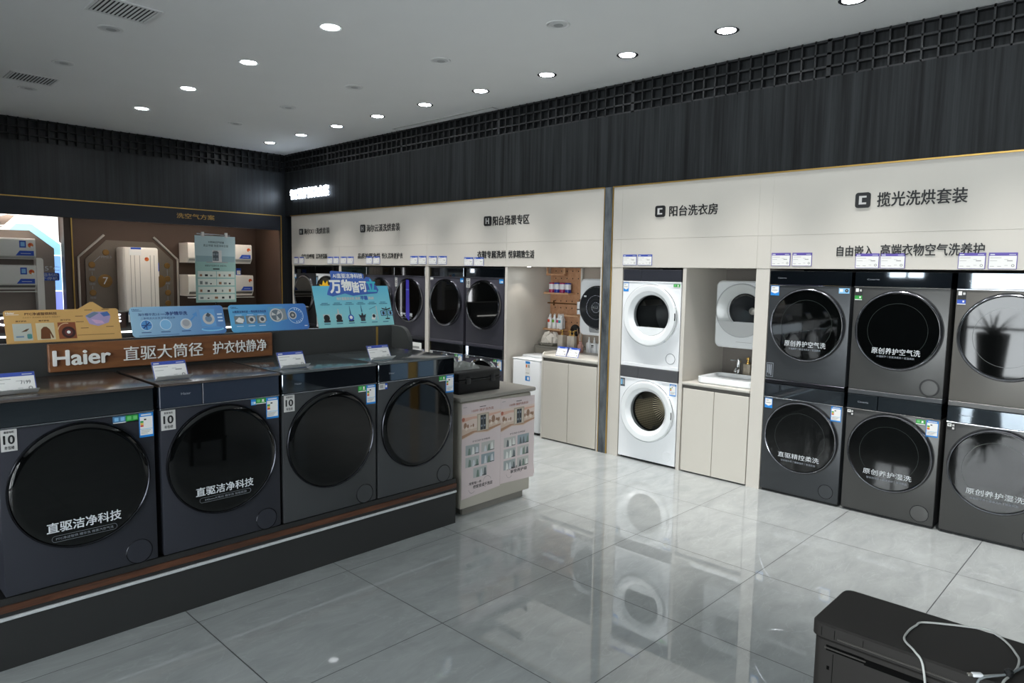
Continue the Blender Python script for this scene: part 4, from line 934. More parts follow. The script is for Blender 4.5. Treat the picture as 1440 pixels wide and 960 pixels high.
for i, (y, c, c2) in enumerate(((5.045, 'b02a58', 'e6e2e8'), (4.97, '2a3aa0', 'e8eaee'), (4.893, 'a02060', 'e6e2e8'), (4.815, '22329a', 'e8eaee'))):
    t = thing('product_can', 'can with a %s lid, %s from the left on the upper peg board shelf' % (('crimson', 'blue')[i % 2], ORD[i]), 'can', (5.885, y, 1.503), RW, 'cans on the peg board shelf')
    cc = mat('can_' + c, c, .35)
    MB().lathe([(.0001, 0), (.034, 0), (.034, .038)], cc, n=24).lathe([(.0343, .036), (.0343, .094)], mat('can_white', 'e6e6ea', .35), n=24).build('can_body', t)
    MB().lathe([(.035, .094), (.035, .106), (.030, .11), (.0001, .11)], cc, n=24).build('lid', t)
for i, (y, c, dx) in enumerate(((5.063, 'd84a34', 0), (4.998, '6aa832', 0), (4.935, 'd04878', 0), (4.888, '38a8b0', -.02), (4.905, None, .03))):
    nm = dict(d84a34='red', **{'6aa832': 'green', 'd04878': 'pink', '38a8b0': 'teal'}).get(c, 'plain')
    t = thing('spray_bottle', 'slim white bottle with a %s on the lower peg shelf' % ('%s label square' % nm if c else 'plain back behind the others'), 'bottle', (5.885 + dx, y, 1.103), RW, 'white bottles on the peg board shelf')
    MB().lathe([(.0001, 0), (.026, 0), (.027, .004), (.027, .095), (.024, .112), (.014, .128), (.012, .132)], enamel, n=24).build('bottle', t)
    MB().lathe([(.013, .131), (.013, .15), (.008, .155), (.0001, .156)], enamel_door, n=16).build('cap', t)
    MB().tube([(-.014, 0, .13), (-.012, 0, .158), (0, 0, .168), (.012, 0, .158), (.014, 0, .13)], .0025, enamel_door).build('handle', t)
    if c: MB().add([(-.016 + .032 * (k % 2), -.0275 + .004 * 0, .07 + .03 * (k // 2)) for k in (0, 1, 3, 2)], [(0, 1, 2, 3)], mat('lab_' + c, c, .5)).build('label_square', t, smooth=False)
t = thing('fabric_bin', 'grey bin with crumpled cream cloth spilling over, at the left of the niche ledge', 'bin', (5.83, 5.0, LZ), RW)
MB().rbox(-.1, .11, -.1, .1, 0, .03, mat('bin_grey', '85827a', .6), .01).build('bin', t)
random.seed(8); mb = MB(); V = []; F = []; n, k = 28, 9
for j in range(k):
    v = j / (k - 1)
    for i in range(n):
        a = 2 * PI * i / n; rr = (1.15 - .6 * v ** 2) * (1 + .10 * math.sin(5 * a + 3 * v) + .07 * math.sin(9 * a - 5 * v) + .08 * random.uniform(-1, 1)) if j < k - 1 else .2
        V.append((.005 + .1 * rr * math.cos(a), .085 * rr * math.sin(a), .02 + .115 * v + .016 * math.sin(4 * a + 6 * v) + .008 * math.sin(11 * a)))
for j in range(k - 1):
    for i in range(n): F.append((j * n + i, j * n + (i + 1) % n, (j + 1) * n + (i + 1) % n, (j + 1) * n + i))
F.append(tuple((k - 1) * n + i for i in range(n))); mb.add(V, F, mat('cream_cloth', 'ece6dc', .9)); mb.build('cloth', t)
marb = mat('marble_beige', 'cfc6ba', .35, var=.14, scale=40)
for i, (x, y, lab) in enumerate(((5.80, 4.812, 'beside the cream cloth'), (5.80, 4.70, 'in the middle of the three'), (5.79, 4.645, 'rightmost, beside the pink diffuser'))):
    zz = LZ if i < 2 else LZ
    t = thing('soap_canister', 'square marbled soap canister with a gold pump, ' + lab, 'soap dispenser', (x, y, zz), RW, 'marbled canisters on the niche ledge')
    q = .038 if i == 0 else .027
    MB().rbox(-q, q, -q, q, 0, .128, marb, .008).build('canister', t); MB().lathe([(.014, .128), (.014, .142), (.006, .144), (.006, .168), (.011, .17), (.011, .182), (.0001, .184)], gold, n=16).tube([(0, 0, .176), (0, -.035, .172)], .005, gold).build('pump', t)
t = thing('mirror', 'round black mirror leaning on the peg board behind the canisters', 'mirror', (5.945, 4.752, 1.095), RW)
MB().lathe([(.0001, -.006), (.062, -.006), (.066, 0), (.066, .006), (.0001, .006)], mat('black_mirror', '0c0f14', .12), axis='y', n=32).build('disc', t); MB().rbox(-.004, .03, -.012, -.006, -.008, .004, gold, .001, 1).build('clasp', t)
t = thing('reed_diffuser', 'pink reed diffuser with a ribbon beside the white pump bottles', 'diffuser', (5.70, 4.478, SL), RW)
MB().lathe([(.0001, 0), (.028, 0), (.034, .03), (.030, .075), (.014, .10), (.013, .122)], mat('pink_glass', 'c89a90', .2), n=24).build('bottle', t)
mb = MB()
for (a, b) in ((-.04, -.01), (-.025, .012), (.02, .0), (.035, -.01)): mb.tube([(a * .1, b * .1, .05), (a, b, .25)], .002, oak_light, 6)
mb.build('reed', t)
MB().lathe([(.012, .1), (.02, .106), (.012, .112)], mat('pink_ribbon', 'd8a8a4', .6), n=20).build('ribbon', t)
for i, (y, lab) in enumerate(((4.445, 'plain, left of the three'), (4.375, 'with a black mark, in the middle of the three'), (4.305, 'rightmost of the three, half behind the upright panel'))):
    t = thing('pump_bottle', 'white bottle under the wall dryer, ' + lab, 'bottle', (5.80, y, SL), RW, 'white bottles under the wall dryer')
    MB().lathe([(.0001, 0), (.03, 0), (.031, .004), (.031, .088), (.026, .10), (.013, .106), (.012, .112)], enamel, n=24).build('bottle', t); MB().lathe([(.012, .11), (.012, .13), (.006, .136), (.0055, .16), (.0001, .161)], enamel_door, n=16).build('cap', t)
    if i == 1: MB().rect(-.016, .016, .055, .06, -.0318, ink_black).rect(-.016, .016, .07, .082, -.0318, ink_black).build('label_mark', t, smooth=False)
t = thing('paper_towel_roll', 'white roll holder with a black band hanging beside the wall dryer', 'roll holder', (5.75, 4.55, 1.29), RW)
MB().lathe([(.0001, 0), (.022, 0), (.022, .13), (.0001, .13)], enamel, n=20).build('roll', t); MB().lathe([(.0225, .045), (.0225, .057)], rubber, n=20).build('band', t); MB().tube([(0, 0, .13), (0, 0, .15), (0, .2, .15)], .004, rubber).build('hook', t)

def wall_dryer(label, yc, zc, hw, z0, z1, style):
    t = thing('wall_dryer', label, 'tumble dryer', (5.55, yc, z0), RW, 'wall mounted mini dryers'); h = z1 - z0
    mb = MB(); P = rrect(-hw, hw, 0, h, .05, 8); Q = rrect(-hw + .012, hw - .012, .012, h - .012, .042, 8); n = len(P)
    V = [(p[0], .42, p[1]) for p in P] + [(p[0], .014, p[1]) for p in P] + [(q[0], 0, q[1]) for q in Q]
    mb.add(V, [tuple(range(2 * n, 3 * n))] + [(i + a * n, (i + 1) % n + a * n, (i + 1) % n + (a + 1) * n, i + (a + 1) * n) for a in (0, 1) for i in range(n)] + [tuple(range(n - 1, -1, -1))], enamel if style else mat('pale_grey_enamel', 'd3d6d7', .3)); mb.build('body', t)
    c = zc - z0
    if style:
        d = MB().lathe([(.215, 0), (.215, -.02), (.205, -.03), (.2, -.03)], rubber, (.0, 0, c), 'y', 64).lathe([(.2, -.03), (.15, -.034), (.0001, -.036)], mat('smoked_door', '2c2e31', .12), (0, 0, c), 'y', 64).build('door', t)
        for r_, m in ((.203, satin), (.118, satin), (.082, rubber), (.05, satin)): MB().ringf(0, c, r_ - .003, r_ + .002, -.0375, m).build('door_ring', d)
        MB().rbox(-.03, .03, -.05, -.036, c - .01, c + .01, chrome, .004).build('door_handle', d); MB().rect(-.15, -.12, c + .10, c + .115, -.0385, ink_white).build('logo', d)
        MB().prism([(-.09, .03), (.2, .03), (.2, .09), (-.06, .09), (-.11, .13), (-.10, .05)], -.006, -.0005, mat('handle_grey', '9a9c9e', .3)).build('handle_plate', t); MB().rbox(-.02, .06, -.018, -.006, .055, .07, chrome, .005).build('latch', t)
    else:
        d = MB().lathe([(.228, 0), (.228, -.016), (.222, -.022), (.215, -.022)], mat('pale_grey_ring', 'a9acad', .25), (.0, 0, c), 'y', 64).lathe([(.215, -.022), (.19, -.012), (.135, .0), (.12, -.006)], mat('pearl_funnel', 'b6b9b8', .15), (0, 0, c), 'y', 64).build('door', t)
        MB().lathe([(.14, -.004), (.128, -.01), (.12, -.004), (.06, -.002), (.0001, -.001)], mat('smoked_glass', '1d2022', .06), (.03, -.003, c + .005), 'y', 48).build('door_glass', d)
        a0 = math.asin(-.095 / .219); P = [(.219 * math.cos(a), c + .219 * math.sin(a)) for a in [PI - a0 + (2 * a0 + PI) * 0 + k * (PI + 2 * a0) / 24 for k in range(25)]]
        P = [(.219 * math.cos(a), c + .219 * math.sin(a)) for a in [PI - a0 + k * ((2 * PI + a0) - (PI - a0)) / 24 for k in range(25)]]
        MB().prism(P, -.026, -.0225, mat('door_lower_grey', 'b4b6b6', .35)).build('door_lower_plate', d)
        MB().lathe([(.03, -.01), (.028, -.02), (.0001, -.022)], steel, (.10, 0, c + .0), 'y', 24).build('door_hub', d)
        MB().rect(-.04, .10, .052, .055, -.0006, ink_grey).build('control_mark', t)
wall_dryer('white wall mounted dryer with a black door hanging in the shoe washing niche', 4.152, 1.384, .232, 1.10, 1.665, True)
wall_dryer('grey wall mounted dryer with a pale door hanging above the wash basin', 2.652, 1.427, .241, 1.105, 1.675, False)

# ------------------------------------------------------------------ sink niche
t, w = cabinet('two door grey beige cabinet under the wash basin', 3.018, 2.411, .786, 2.716)
t = thing('countertop', 'pale countertop under the white wash basin', 'countertop', (5.25, 3.017, .787), RW)
MB().rbox(0, .606, 0, .72, 0, .022, mat('pale_stone', 'c9c5bc', .3, var=.06, scale=12), .004).build('slab', t)
t = thing('wash_basin', 'white rectangular wash basin with rounded corners on the countertop', 'sink', (5.30, 2.665, .810), RW)
x0, x1, y0, y1 = -.25, .25, .0, .40
mb = MB(); rings = []
for (ins, z_) in ((.012, 0), (0, .012), (0, .05), (.003, .055), (.012, .056), (.017, .052), (.03, .025), (.06, .016)):
    rings.append([(p[0], p[1], z_) for p in rrect(x0 + ins, x1 - ins, y0 + ins, y1 - ins, .055 - ins * .5, 8)])
n = len(rings[0]); V = [p for r_ in rings for p in r_]
mb.add(V, [(a * n + i, a * n + (i + 1) % n, (a + 1) * n + (i + 1) % n, (a + 1) * n + i) for a in range(len(rings) - 1) for i in range(n)] + [tuple((len(rings) - 1) * n + i for i in range(n)), tuple(range(n - 1, -1, -1))], enamel_door); mb.build('basin', t)
MB().lathe([(.02, .018), (.02, .02), (.0001, .021)], chrome, (.02, .2, 0), n=20).build('drain', t)
t = thing('faucet', 'chrome single lever faucet at the back of the wash basin', 'faucet', (5.737, 2.745, .809), RW)
MB().lathe([(.03, 0), (.03, .01), (.022, .016), (.021, .13), (.023, .135), (.023, .175), (.015, .185), (.0001, .186)], chrome, n=24).build('faucet_body', t)
MB().tube([(0, -.01, .10), (.01, -.04, .112), (.02, -.075, .108), (.022, -.095, .095), (.022, -.097, .078)], [.013, .013, .013, .014, .015], chrome, 12).build('spout', t)
MB().tube([(0, 0, .165), (-.03, -.03, .172), (-.055, -.05, .174)], .006, chrome).build('lever', t)
t = thing('soap_dispenser', 'stone soap dispenser with a gold pump behind the wash basin', 'soap dispenser', (5.77, 2.675, .809), RW)
MB().rbox(-.033, .033, -.03, .03, 0, .145, mat('beige_stone', '8d8474', .4, var=.15, scale=40), .006).build('bottle', t); MB().lathe([(.017, .145), (.017, .158), (.008, .16), (.008, .185), (.014, .187), (.014, .2), (.0001, .203)], gold, n=18).tube([(0, 0, .195), (0, -.03, .19)], .005, gold).build('pump', t)
t = thing('toothbrush_cup', 'stone cup at the right side of the soap dispenser, half behind the panel', 'cup', (5.79, 2.59, .809), RW)
MB().lathe([(.0001, 0), (.03, 0), (.032, .11), (.029, .11), (.027, .01), (.0001, .01)], mat('beige_stone', '8d8474', .4, var=.15, scale=40), n=28).build('cup', t)

# ------------------------------------------------------------------ printer in the foreground
t = thing('printer_stand', 'low black stand under the dark printer at the lower right corner', 'stand', (2.42, .48, FZ))
MB().rbox(-.16, .16, -.30, .30, .20, .225, rubber, .004).build('top', t)
for a in (-.14, .14):
    for b in (-.27, .27): MB().rbox(a - .015, a + .015, b - .015, b + .015, 0, .201, rubber, .003).build('leg', t)
PZ = FZ + .226
t = thing('printer', 'dark charcoal desktop printer at the lower right corner of the photo', 'printer', (2.252, .786, PZ))
HT = .60 - PZ
def pbox(x0, x1, y0, y1, z0, z1, r, m, rc=.035):
    """box with rounded upright corners"""
    P = rrect(x0, x1, y0, y1, rc, 6); Q = rrect(x0 + r, x1 - r, y0 + r, y1 - r, rc - r, 6); n = len(P)
    V = [(p[0], p[1], z0) for p in P] + [(p[0], p[1], z1 - r) for p in P] + [(p[0], p[1], z1) for p in Q]
    mb = MB(); mb.add(V, [tuple(range(n - 1, -1, -1)), tuple(range(2 * n, 3 * n))] + [(i + a * n, (i + 1) % n + a * n, (i + 1) % n + (a + 1) * n, i + (a + 1) * n) for a in (0, 1) for i in range(n)], m); return mb
pbox(0, .325, -.62, 0, HT - .047, HT, .006, printer_m).build('scanner_lid', t)
pbox(.008, .32, -.615, -.008, 0, HT - .055, .003, printer_m, .03).build('body', t)
pbox(.014, .315, -.61, -.014, HT - .056, HT - .046, .001, rubber, .03).build('lid_gap', t)
slot = mat('slot_black', '050505', .7, ior=1.15)
edge = mat('plastic_edge', '3a3733', .4)
MB().rbox(-.0025, .004, -.60, -.085, HT - .040, HT - .034, edge, .001, 1).build('paper_guide', t)
mb = MB(); mb.box(.0065, .010, -.165, -.05, HT - .088, HT - .070, slot); mb.build('tray_slot', t); MB().rbox(.004, .01, -.17, -.045, HT - .082, HT - .077, edge, .001, 1).build('tray_rod', t)
mb = MB(); mb.box(.0065, .010, -.36, -.165, HT - .092, HT - .072, slot); mb.box(.0065, .010, -.60, -.40, HT - .098, HT - .075, slot); mb.build('output_opening', t)
mb = MB(); mb.box(.0068, .0095, -.0735, -.072, .0, HT - .095, slot); mb.build('panel_seam', t)
MB().box(.0066, .01, -.063, -.055, HT - .152, HT - .140, slot).build('usb_port', t)
for a in (-.035, -.075, -.16): MB().box(-.0008, .001, a - .0012, a, HT - .042, HT - .012, slot).build('lid_seam', t)

t = thing('charging_cable', 'pale grey charging cable looped over the dark printer lid', 'cable', (0, 0, 0))
cw = mat('cable_grey', 'c4c6c2', .45); r_ = .0033; TZ = .6045
def smooth_path(pts, k=10):
    out = []; n = len(pts)
    for i in range(n - 1):
        p0, p1, p2, p3 = (Vector(pts[max(i - 1, 0)]), Vector(pts[i]), Vector(pts[i + 1]), Vector(pts[min(i + 2, n - 1)]))
        for j in range(k):
            u = j / k; out.append(.5 * ((2 * p1) + (p2 - p0) * u + (2 * p0 - 5 * p1 + 4 * p2 - p3) * u * u + (3 * p1 - p0 - 3 * p2 + p3) * u ** 3))
    return out + [Vector(pts[-1])]
MB().tube(smooth_path([(2.232, .44, .28), (2.236, .44, .45), (2.242, .458, .58), (2.262, .486, TZ + .002), (2.318, .528, TZ), (2.378, .535, TZ), (2.442, .528, TZ), (2.492, .508, TZ), (2.575, .368, TZ), (2.56, .328, TZ), (2.521, .294, TZ), (2.47, .268, TZ), (2.436, .256, TZ), (2.374, .253, TZ), (2.31, .262, TZ), (2.262, .268, TZ + .001), (2.245, .268, .58), (2.24, .268, .40)]), r_, cw, 8).build('cable', t)
MB().tube(smooth_path([(2.315, .262, TZ + .006), (2.30, .274, TZ + .004), (2.268, .308, TZ), (2.258, .318, TZ)]), r_, cw, 8).build('cable', t)
MB().tube(smooth_path([(2.31, .262, TZ + .006), (2.36, .25, TZ + .003), (2.41, .235, TZ), (2.46, .19, TZ)]), r_, mat('cable_dark_grey', '7c8284', .5), 8).build('cable', t)
MB().tube(smooth_path([(2.30, .27, TZ + .006), (2.265, .30, TZ + .003), (2.25, .315, .602), (2.243, .325, .58), (2.24, .34, .45)]), r_, mat('cable_dark_grey', '7c8284', .5), 8).build('cable', t)
mb = MB(Matrix.Translation((2.245, .333, TZ + .002)) @ Matrix.Rotation(-.86, 4, 'Z')); mb.rbox(-.006, .022, -.0075, .0075, -.004, .006, enamel, .003).rbox(-.018, -.006, -.005, .005, -.0025, .004, steel, .001, 1); mb.build('connector', t)
MB().tube(smooth_path([(2.46 + .05 * math.cos(a_ * .9), .175 + .05 * math.sin(a_ * .9), TZ + .006 + .0016 * a_) for a_ in range(16)]), .005, rubber, 8).build('cable_coil', t)
mb = MB(); mb.lathe([(.0001, -.012), (.011, -.008), (.012, .006), (.006, .012), (.0001, .013)], rubber, (2.312, .263, TZ + .009), n=14); mb.build('cable_clip', t)

# ------------------------------------------------------------------ end wall: recesses with air conditioners
t = thing('wall_panel', 'white backlit wall panel with chamfered light blue bands at the far left', 'wall panel', (0, 10.02, FZ))
D = -FZ
def P3(pts): return [(x, z_ + D) for x, z_ in pts]
lit_white = mat('lit_white', 'eef1f4', .5, emit=.45); lit_cyan = mat('lit_cyan', '9fdcf4', .5, emit=.55); lit_peri = mat('lit_periwinkle', '8f9cf0', .5, emit=.55); lit_blue = mat('lit_sky', '86b6f0', .5, emit=.6)
MB().prism(P3([(1.3, 1.0), (2.338, 1.0), (2.338, 2.30), (1.3, 2.30)]), 0, .03, lit_white).build('back_panel', t)
MB().prism(P3([(1.3, 2.106), (1.843, 2.117), (2.028, 2.122), (2.275, 1.915), (2.268, 1.0), (1.3, 1.0)]), -.03, -.001, mat('mushroom_panel', '8d8079', .6)).build('inner_panel', t)
MB().prism(P3([(1.834, 2.111), (1.903, 2.198), (2.063, 2.203), (2.352, 1.967), (2.35, 1.835), (2.272, 1.835), (2.275, 1.915), (2.028, 2.122)]), -.02, -.0015, lit_cyan).build('light_band', t)
MB().prism(P3([(2.272, 1.828), (2.35, 1.828), (2.352, 1.402), (2.27, 1.402)]), -.02, -.0015, lit_blue).build('light_band', t)
MB().prism(P3([(2.27, 1.396), (2.352, 1.394), (2.352, 1.0), (2.268, 1.0)]), -.02, -.0015, lit_peri).build('light_band', t)
mb = MB()
W2 = [(1.3, 2.10), (1.78, 2.165), (1.903, 2.20), (2.063, 2.206), (2.355, 1.969), (2.355, 1.0)]
for a, b in zip(W2[2:], W2[3:]): mb.tube([(a[0], -.02, a[1] + D), (b[0], -.02, b[1] + D)], .008, strip_on, 6)
mb.tube([(2.27, -.02, 1.832 + D), (2.35, -.02, 1.83 + D)], .005, strip_on, 6); mb.tube([(2.27, -.02, 1.398 + D), (2.35, -.02, 1.396 + D)], .005, strip_on, 6); mb.build('light_edge', t)
MB().prism(P3([(1.6, 2.07), (1.785, 2.16), (1.79, 2.168), (1.91, 2.287), (1.82, 2.297), (1.6, 2.22)]), -.035, -.031, mat('mushroom_panel', '8d8079', .6)).build('corner_panel', t)
mb = MB(); mb.tube([(1.6, -.03, 2.155 + D), (1.787, -.03, 2.165 + D), (1.905, -.03, 2.287 + D)], .008, strip_on, 6); mb.build('corner_light', t)
mb = MB(); mb.text('35°C', 2.12, 2.32, 1.645 + D, 1.70 + D, -.0315, ink_white, offset=.01); mb.prism(rrect(2.06, 2.318, 1.524 + D, 1.618 + D, .015), -.033, -.0305, royal); mb.text('高温制热', 2.09, 2.305, 1.575 + D, 1.612 + D, -.0336, ink_white, offset=.01); mb.text('不停机', 2.13, 2.30, 1.53 + D, 1.568 + D, -.0336, ink_white, offset=.01); mb.build('lettering', t, smooth=False)

def air_con(label, x0, x1, z0, z1, y, d, face=ac_white, louvre=.22, rounded=.02, group='wall mounted air conditioners', flap=False):
    t = thing('air_conditioner', label, 'air conditioner', (x0, y, z0), 0, group); w, h = x1 - x0, z1 - z0
    P = [(d, 0), (d, h)] + arc(.03, h - .03, .03, 90, 180, 5) + [(0, h * louvre + .01), (.05, 0)]; P = [(a, b) for a, b in P]; n = len(P)
    V = [(0, p[0], p[1]) for p in P] + [(w, p[0], p[1]) for p in P]
    MB().add(V, [tuple(range(n)), tuple(range(2 * n - 1, n - 1, -1))] + [(i, i + n, (i + 1) % n + n, (i + 1) % n) for i in range(n)], face).build('housing', t)
    MB().rbox(.012, w - .012, -.004, .01, h * louvre + .012, h - .02, face, .004).build('front_panel', t)
    mb = MB(); mb.add([(.015, .004, h * louvre), (w - .015, .004, h * louvre), (w - .015, .048, .006), (.015, .048, .006)], [(0, 1, 2, 3)], mat('louvre_grey', 'b8b4ae', .4) if not flap else mat('louvre_dark', '6a6662', .4)); mb.build('air_outlet', t)
    if flap: MB().rbox(-.0, w, -.03, .05, -.028, -.018, face, .003).build('flap', t)
    mb = MB(); e = -.0048
    mb.poly([(w - .2, h * louvre + .018), (w - .02, h * louvre + .018), (w - .02, h * louvre + .075), (w - .16, h * louvre + .075)], e, royal); mb.rect(w - .15, w - .05, h * louvre + .04, h * louvre + .046, e - .0004, ink_white)
    mb.build('blue_sticker', t, smooth=False)
    mb = MB(); mb.disc(w - .05, h - .08, .028, e, orange, 20); mb.disc(w - .058, h - .07, .013, e - .0004, red, 16); mb.disc(w - .04, h - .10, .012, e - .0004, paper, 16); mb.build('round_sticker', t, smooth=False)
    if x0 < 3: MB().rect(w - .16, w - .095, h - .11, h - .03, e, royal).rect(w - .148, w - .107, h - .095, h - .045, e - .0004, lightblue).build('square_sticker', t, smooth=False)
    return t
gw = mat('grey_white_plastic', 'e0ddd6', .4)
air_con('upper grey white air conditioner at the left edge, in front of the backlit panel', 1.35, 2.045, 1.775, 2.02, 9.8, .185, gw, .10)
air_con('lower grey white air conditioner at the left edge, in front of the backlit panel', 1.35, 2.042, 1.42, 1.708, 9.8, .185, gw, .18, flap=True)
t = thing('pipe_cover', 'ivory pipe cover bending down beside the two left air conditioners', 'pipe cover', (2.05, 9.86, FZ))
P = [(0, .98), (.07, .98), (.07, 1.74)] + arc(.04, 1.735, .03, 0, 90, 5) + [(0.0, 1.765), (0.0, 1.70)]
MB().prism(P, -.04, .09, ac_white).build('channel', t)
t = thing('wall_panel', 'brown grey chamfered wall panel with small gold buttons in the middle recess', 'wall panel', (0, 10.638, FZ))
pp = mat('brown_grey_panel', '6b6259', .5, var=.03)
MB().prism(P3([(2.77, .6), (2.77, 1.80), (3.035, 2.066), (3.637, 2.06), (3.90, 1.805), (3.895, .6)]), -.02, -.001, pp).build('back_panel', t)
bar = mat('pale_bar', 'b4b0aa', .4)
for pts in ([(2.69, .6), (2.69, 1.825), (3.01, 2.135)], [(3.645, 2.132), (3.964, 1.825), (3.957, .6)]):
    m2 = MB(); m2.tube([(x, -.012, z_ + D) for x, z_ in pts], .016, bar, 8); m2.build('light_bar', t)
dot = mat('bronze_button', '8a6a3c', .35, .5)
for (x, z_) in ((3.022, 1.897), (2.846, 1.727), (2.846, 1.537), (2.846, 1.35), (3.813, 1.733), (3.815, 1.543), (3.815, 1.342), (3.811, 1.19)):
    MB().lathe([(.042, -.021), (.042, -.026), (.036, -.03), (.0001, -.03)], dot, (x, 0, z_ + D), 'y', 20).build('gold_button', t)
for x in (3.0, 3.70): MB().lathe([(.09, -.021), (.09, -.027), (.084, -.03), (.0001, -.03)], dot, (x, 0, 1.51 + D), 'y', 32).build('gold_disc', t)
mb = MB(); mb.text('7', 2.972, 3.035, 1.465 + D, 1.56 + D, -.031, ink_white, offset=.01)
mb.text('PM2.5', 2.965, 3.09, 1.82 + D, 1.85 + D, -.0215, ink_dim)
for (x, z_) in ((2.846, 1.66), (2.846, 1.465), (2.85, 1.28), (3.813, 1.475)): mb.text('除醛', x - .035, x + .035, z_ + D - .012, z_ + D + .018, -.0215, ink_dim)
for (x, z0, z1) in ((2.846, 1.585, 1.635), (2.846, 1.395, 1.44), (3.813, 1.59, 1.685), (3.813, 1.39, 1.45), (3.811, 1.23, 1.295)): mb.rect(x - .003, x + .003, z0 + D, z1 + D, -.0215, ink_dim)
mb.poly([(2.87, 1.77 + D), (2.875, 1.765 + D), (2.955, 1.845 + D), (2.95, 1.85 + D)], -.0215, ink_dim); mb.build('lettering', t, smooth=False)
t = thing('tower_air_conditioner', 'tall ivory floor standing air conditioner with vertical slots', 'air conditioner', (3.365, 10.3, FZ))
MB().rbox(-.226, .226, .0, .30, 0, 1.945, ac_white, .03, 3).build('housing', t)
mb = MB(); gl = mat('groove_shadow_grey', 'a8a29a', .6)
for x in (-.135, -.085, -.02, .115, .165): mb.box(x - .0035, x + .0035, -.0015, .003, .2, 1.84, gl)
mb.build('front_groove', t); MB().rbox(-.17, -.226 + .02, -.006, .002, .15, 1.93, ac_white, .002, 1).build('side_trim', t)
MB().box(-.15, .0, -.004, -.0005, 1.835, 1.915, paper).box(-.13, .0, -.0045, -.0005, 1.915, 1.94, royal).build('price_tag', t, smooth=False)
MB().disc(.07, 1.785, .028, -.001, orange, 20).disc(.06, 1.795, .013, -.0016, red, 14).build('round_sticker', t, smooth=False)
MB().box(.232, .262, .10, .104, 1.55, 1.74, paper).box(.232, .262, .0985, .10, 1.62, 1.74, royal).build('side_card', t, smooth=False)
air_con('upper ivory wall air conditioner partly hidden by the hanging green poster', 3.993, 4.94, 1.783, 2.07, 10.3, .335, ac_white, .2)
air_con('lower ivory wall air conditioner partly hidden by the hanging green poster', 3.985, 4.957, 1.30, 1.608, 10.3, .335, ac_white, .2, flap=True)
t = thing('price_card', 'small blue and white cards between the two ivory wall air conditioners', 'price card', (4.76, 10.45, 1.609))
MB().box(0, .075, 0, .004, 0, .105, royal).box(.01, .065, -.0006, 0, .012, .07, paper).build('card', t, smooth=False); MB().box(-.19, -.115, 0, .004, 0, .105, royal).box(-.165, -.12, -.0006, 0, .015, .05, paper).build('card', t, smooth=False); MB().box(-.09, -.03, 0, .004, 0, .105, paper).build('card', t, smooth=False)
t = thing('poster_stand', 'green poster with an appliance picture hanging from a metal stand bar', 'poster', (3.85, 9.70, FZ))
PW = .56; zb = 1.235 - FZ; zt_ = 2.15 - FZ
MB().box(0, PW, 0, .004, zb, zt_, mat('poster_sage', '8fb3ac', .5)).build('sheet', t)
mb = MB(); y = -.0006
mb.rect(0, PW, zb + .56, zt_, y, mat('poster_sky', 'a9bfc2', .5)); mb.rect(.01, PW - .01, zb + .56, zb + .64, y - .0003, mat('poster_sea', '86a0a6', .5))
mb.text('大师净化空气机皇', .18, .40, zt_ - .10, zt_ - .07, y - .0006, ink_black, offset=.02); mb.text('真去甲醛 除菌净味全屋', .115, .46, zt_ - .15, zt_ - .115, y - .0006, ink_black)
mb.rect(.235, .365, zb + .56, zb + .72, y - .0006, paper_grey); mb.rect(.240, .322, zb + .575, zb + .70, y - .001, mat('poster_slate', '49545a', .5)); mb.rect(.25, .31, zb + .703, zb + .712, y - .001, navy)
for a in (.26, .30):
    for b in (.60, .665): mb.disc(a, zb + b, .017, y - .0014, mat('poster_dial', '7a848a', .5), 16)
mb.rect(.15, .45, zb + .548, zb + .56, y - .0006, ink_grey); mb.text('健康空气管理专家 全屋净化', .13, .43, zb + .495, zb + .52, y, ink_black); mb.rect(.24, .33, zb + .455, zb + .47, y, ink_black)
cells = ((.03, .28, .345, .43), (.29, .54, .345, .43), (.03, .28, .235, .325), (.29, .54, .235, .325), (.03, .54, .13, .215), (.03, .54, .035, .11))
random.seed(11)
for (a, b, c, d) in cells:
    mb.rect(a, b, zb + c, zb + d, y, mat('poster_cell', 'c9cfc6', .5))
    for k in range(3 if b - a < .3 else 5):
        xx = a + .025 + k * (.07 if b - a < .3 else .1); hh = random.uniform(.015, .045); mb.rect(xx, xx + random.uniform(.02, .045), zb + c + .015, zb + c + .015 + hh, y - .0006, mat(*random.choice((('ink_dk', '23282a', .5), ('ink_br', '8a6448', .5), ('ink_gr', '6c7674', .5)))))
mb.build('printed_artwork', t, smooth=False)
MB().tube([(.03, .01, zt_ + .025), (.49, .01, zt_ + .015)], .008, satin).build('bar', t)
for a in (.11, .435): MB().rbox(a - .018, a + .018, -.01, .02, zt_ - .015, zt_ + .05, paper_grey, .004).build('clip', t)
MB().tube([(.28, .02, 0.01), (.28, .02, zt_ + .03)], .010, satin).build('pole', t); MB().lathe([(.0001, 0), (.16, 0), (.16, .012), (.0001, .018)], satin, (.28, .02, 0), n=28).build('base', t)

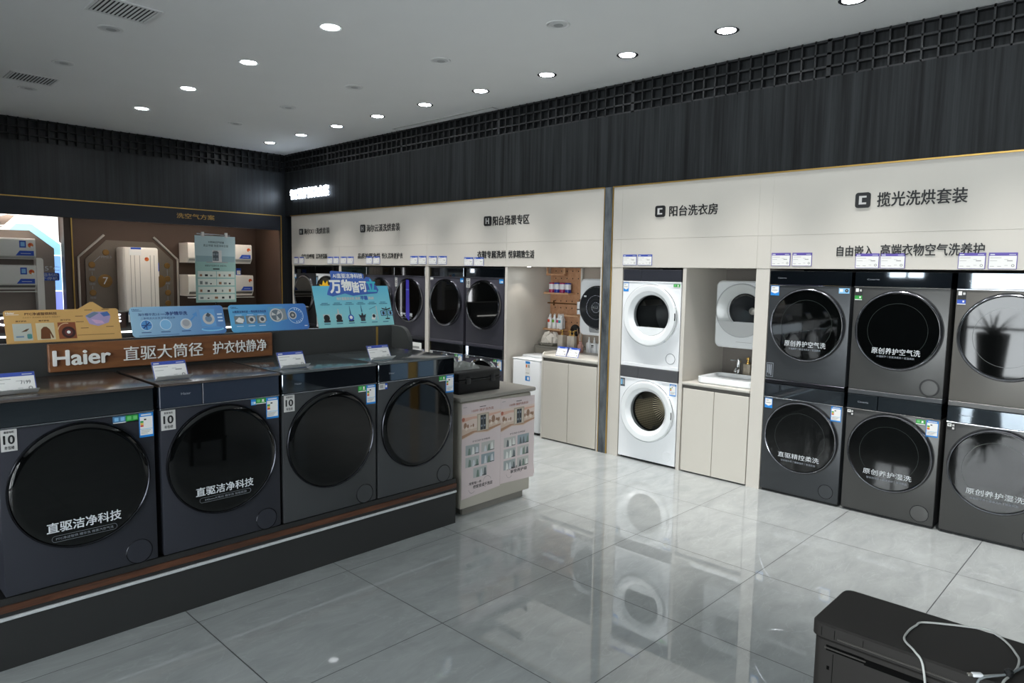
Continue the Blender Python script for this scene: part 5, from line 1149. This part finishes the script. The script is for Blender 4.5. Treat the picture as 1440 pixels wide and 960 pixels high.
# a second display counter between the island and the end wall
t = thing('display_counter', 'far dark display counter with a glowing sign board, seen between the leaning boards', 'display stand', (0, 7.0, FZ))
MB().box(.5, 4.0, 0, .10, 0, 1.262, rubber).build('back_panel', t); MB().box(.5, 4.0, -.62, 0, 0, .9, body_black).build('base', t); MB().box(.5, 4.0, -.006, .106, 1.262, 1.274, mat('cap_grey', '8a8680', .4)).build('top_cap', t)
MB().box(.7, 2.13, -.03, -.001, 1.12, 1.258, mat('umber_board', '3c2a24', .5)).build('sign_board', t)
mb = MB(); mb.text('CASARTE', 1.13, 2.085, 1.175, 1.25, -.036, sign_on, offset=.03, extrude=.03); mb.build('lit_lettering', t, smooth=False)
MB().box(.5, 3.9, -.05, -.03, 1.076, 1.09, strip_on).build('light_strip', t)
MB().box(2.145, 2.23, -.052, -.048, 1.17, 1.26, paper).box(2.145, 2.23, -.0525, -.052, 1.24, 1.26, cardblue).build('price_tag', t, smooth=False)

# potted plant by the window: seen mirrored in the titanium dryer's door
t = thing('potted_plant', 'spiky leaved plant in a tall tapered pot, mirrored in the door of the titanium dryer', 'plant', (-2.75, 2.1, FZ))
MB().lathe([(.0001, 0), (.16, 0), (.23, .85), (.21, .86), (.2, .82), (.0001, .82)], mat('pot_grey', '3c3e3c', .6), n=32).build('pot', t)
random.seed(21); mb = MB(); lf = mat('leaf_green', '24301e', .5)
for k in range(70):
    a = random.uniform(0, 2 * PI); L_ = random.uniform(.35, .7); up_ = random.uniform(.1, .75); c, s = math.cos(a), math.sin(a); V = []; F = []
    for j in range(6):
        u = j / 5; r0 = L_ * u * .8; zz = .82 + L_ * up_ * 1.3 * u - .55 * L_ * u * u * (1 - up_); wd = .022 * (1 - u) * (1 if j else .6)
        V += [(c * r0 - s * wd, s * r0 + c * wd, zz), (c * r0 + s * wd, s * r0 - c * wd, zz)]
    F = [(2 * j, 2 * j + 1, 2 * j + 3, 2 * j + 2) for j in range(5)]; mb.add(V, F, lf)
mb.build('foliage', t)

# small recessed lamp over the mini washer
downlight_t = thing('cabinet_light', 'small recessed lamp under the header above the mini washer', 'lamp', (5.42, 4.97, 1.777))
MB().lathe([(.035, 0), (.035, -.004), (.026, -.004), (.024, -.001)], chrome, n=24).build('trim_ring', downlight_t); MB().lathe([(.025, -.001), (.0001, -.002)], lamp_on, n=24).build('lens', downlight_t)
l = bpy.data.lights.new('lamp', 'SPOT'); l.energy = 2; l.spot_size = math.radians(95); l.spot_blend = .5; l.shadow_soft_size = .02; l.color = (1, .95, .88)
o = bpy.data.objects.new('lamp', l); COL.objects.link(o); o.location = (5.42, 4.97, 1.77 + ZO)
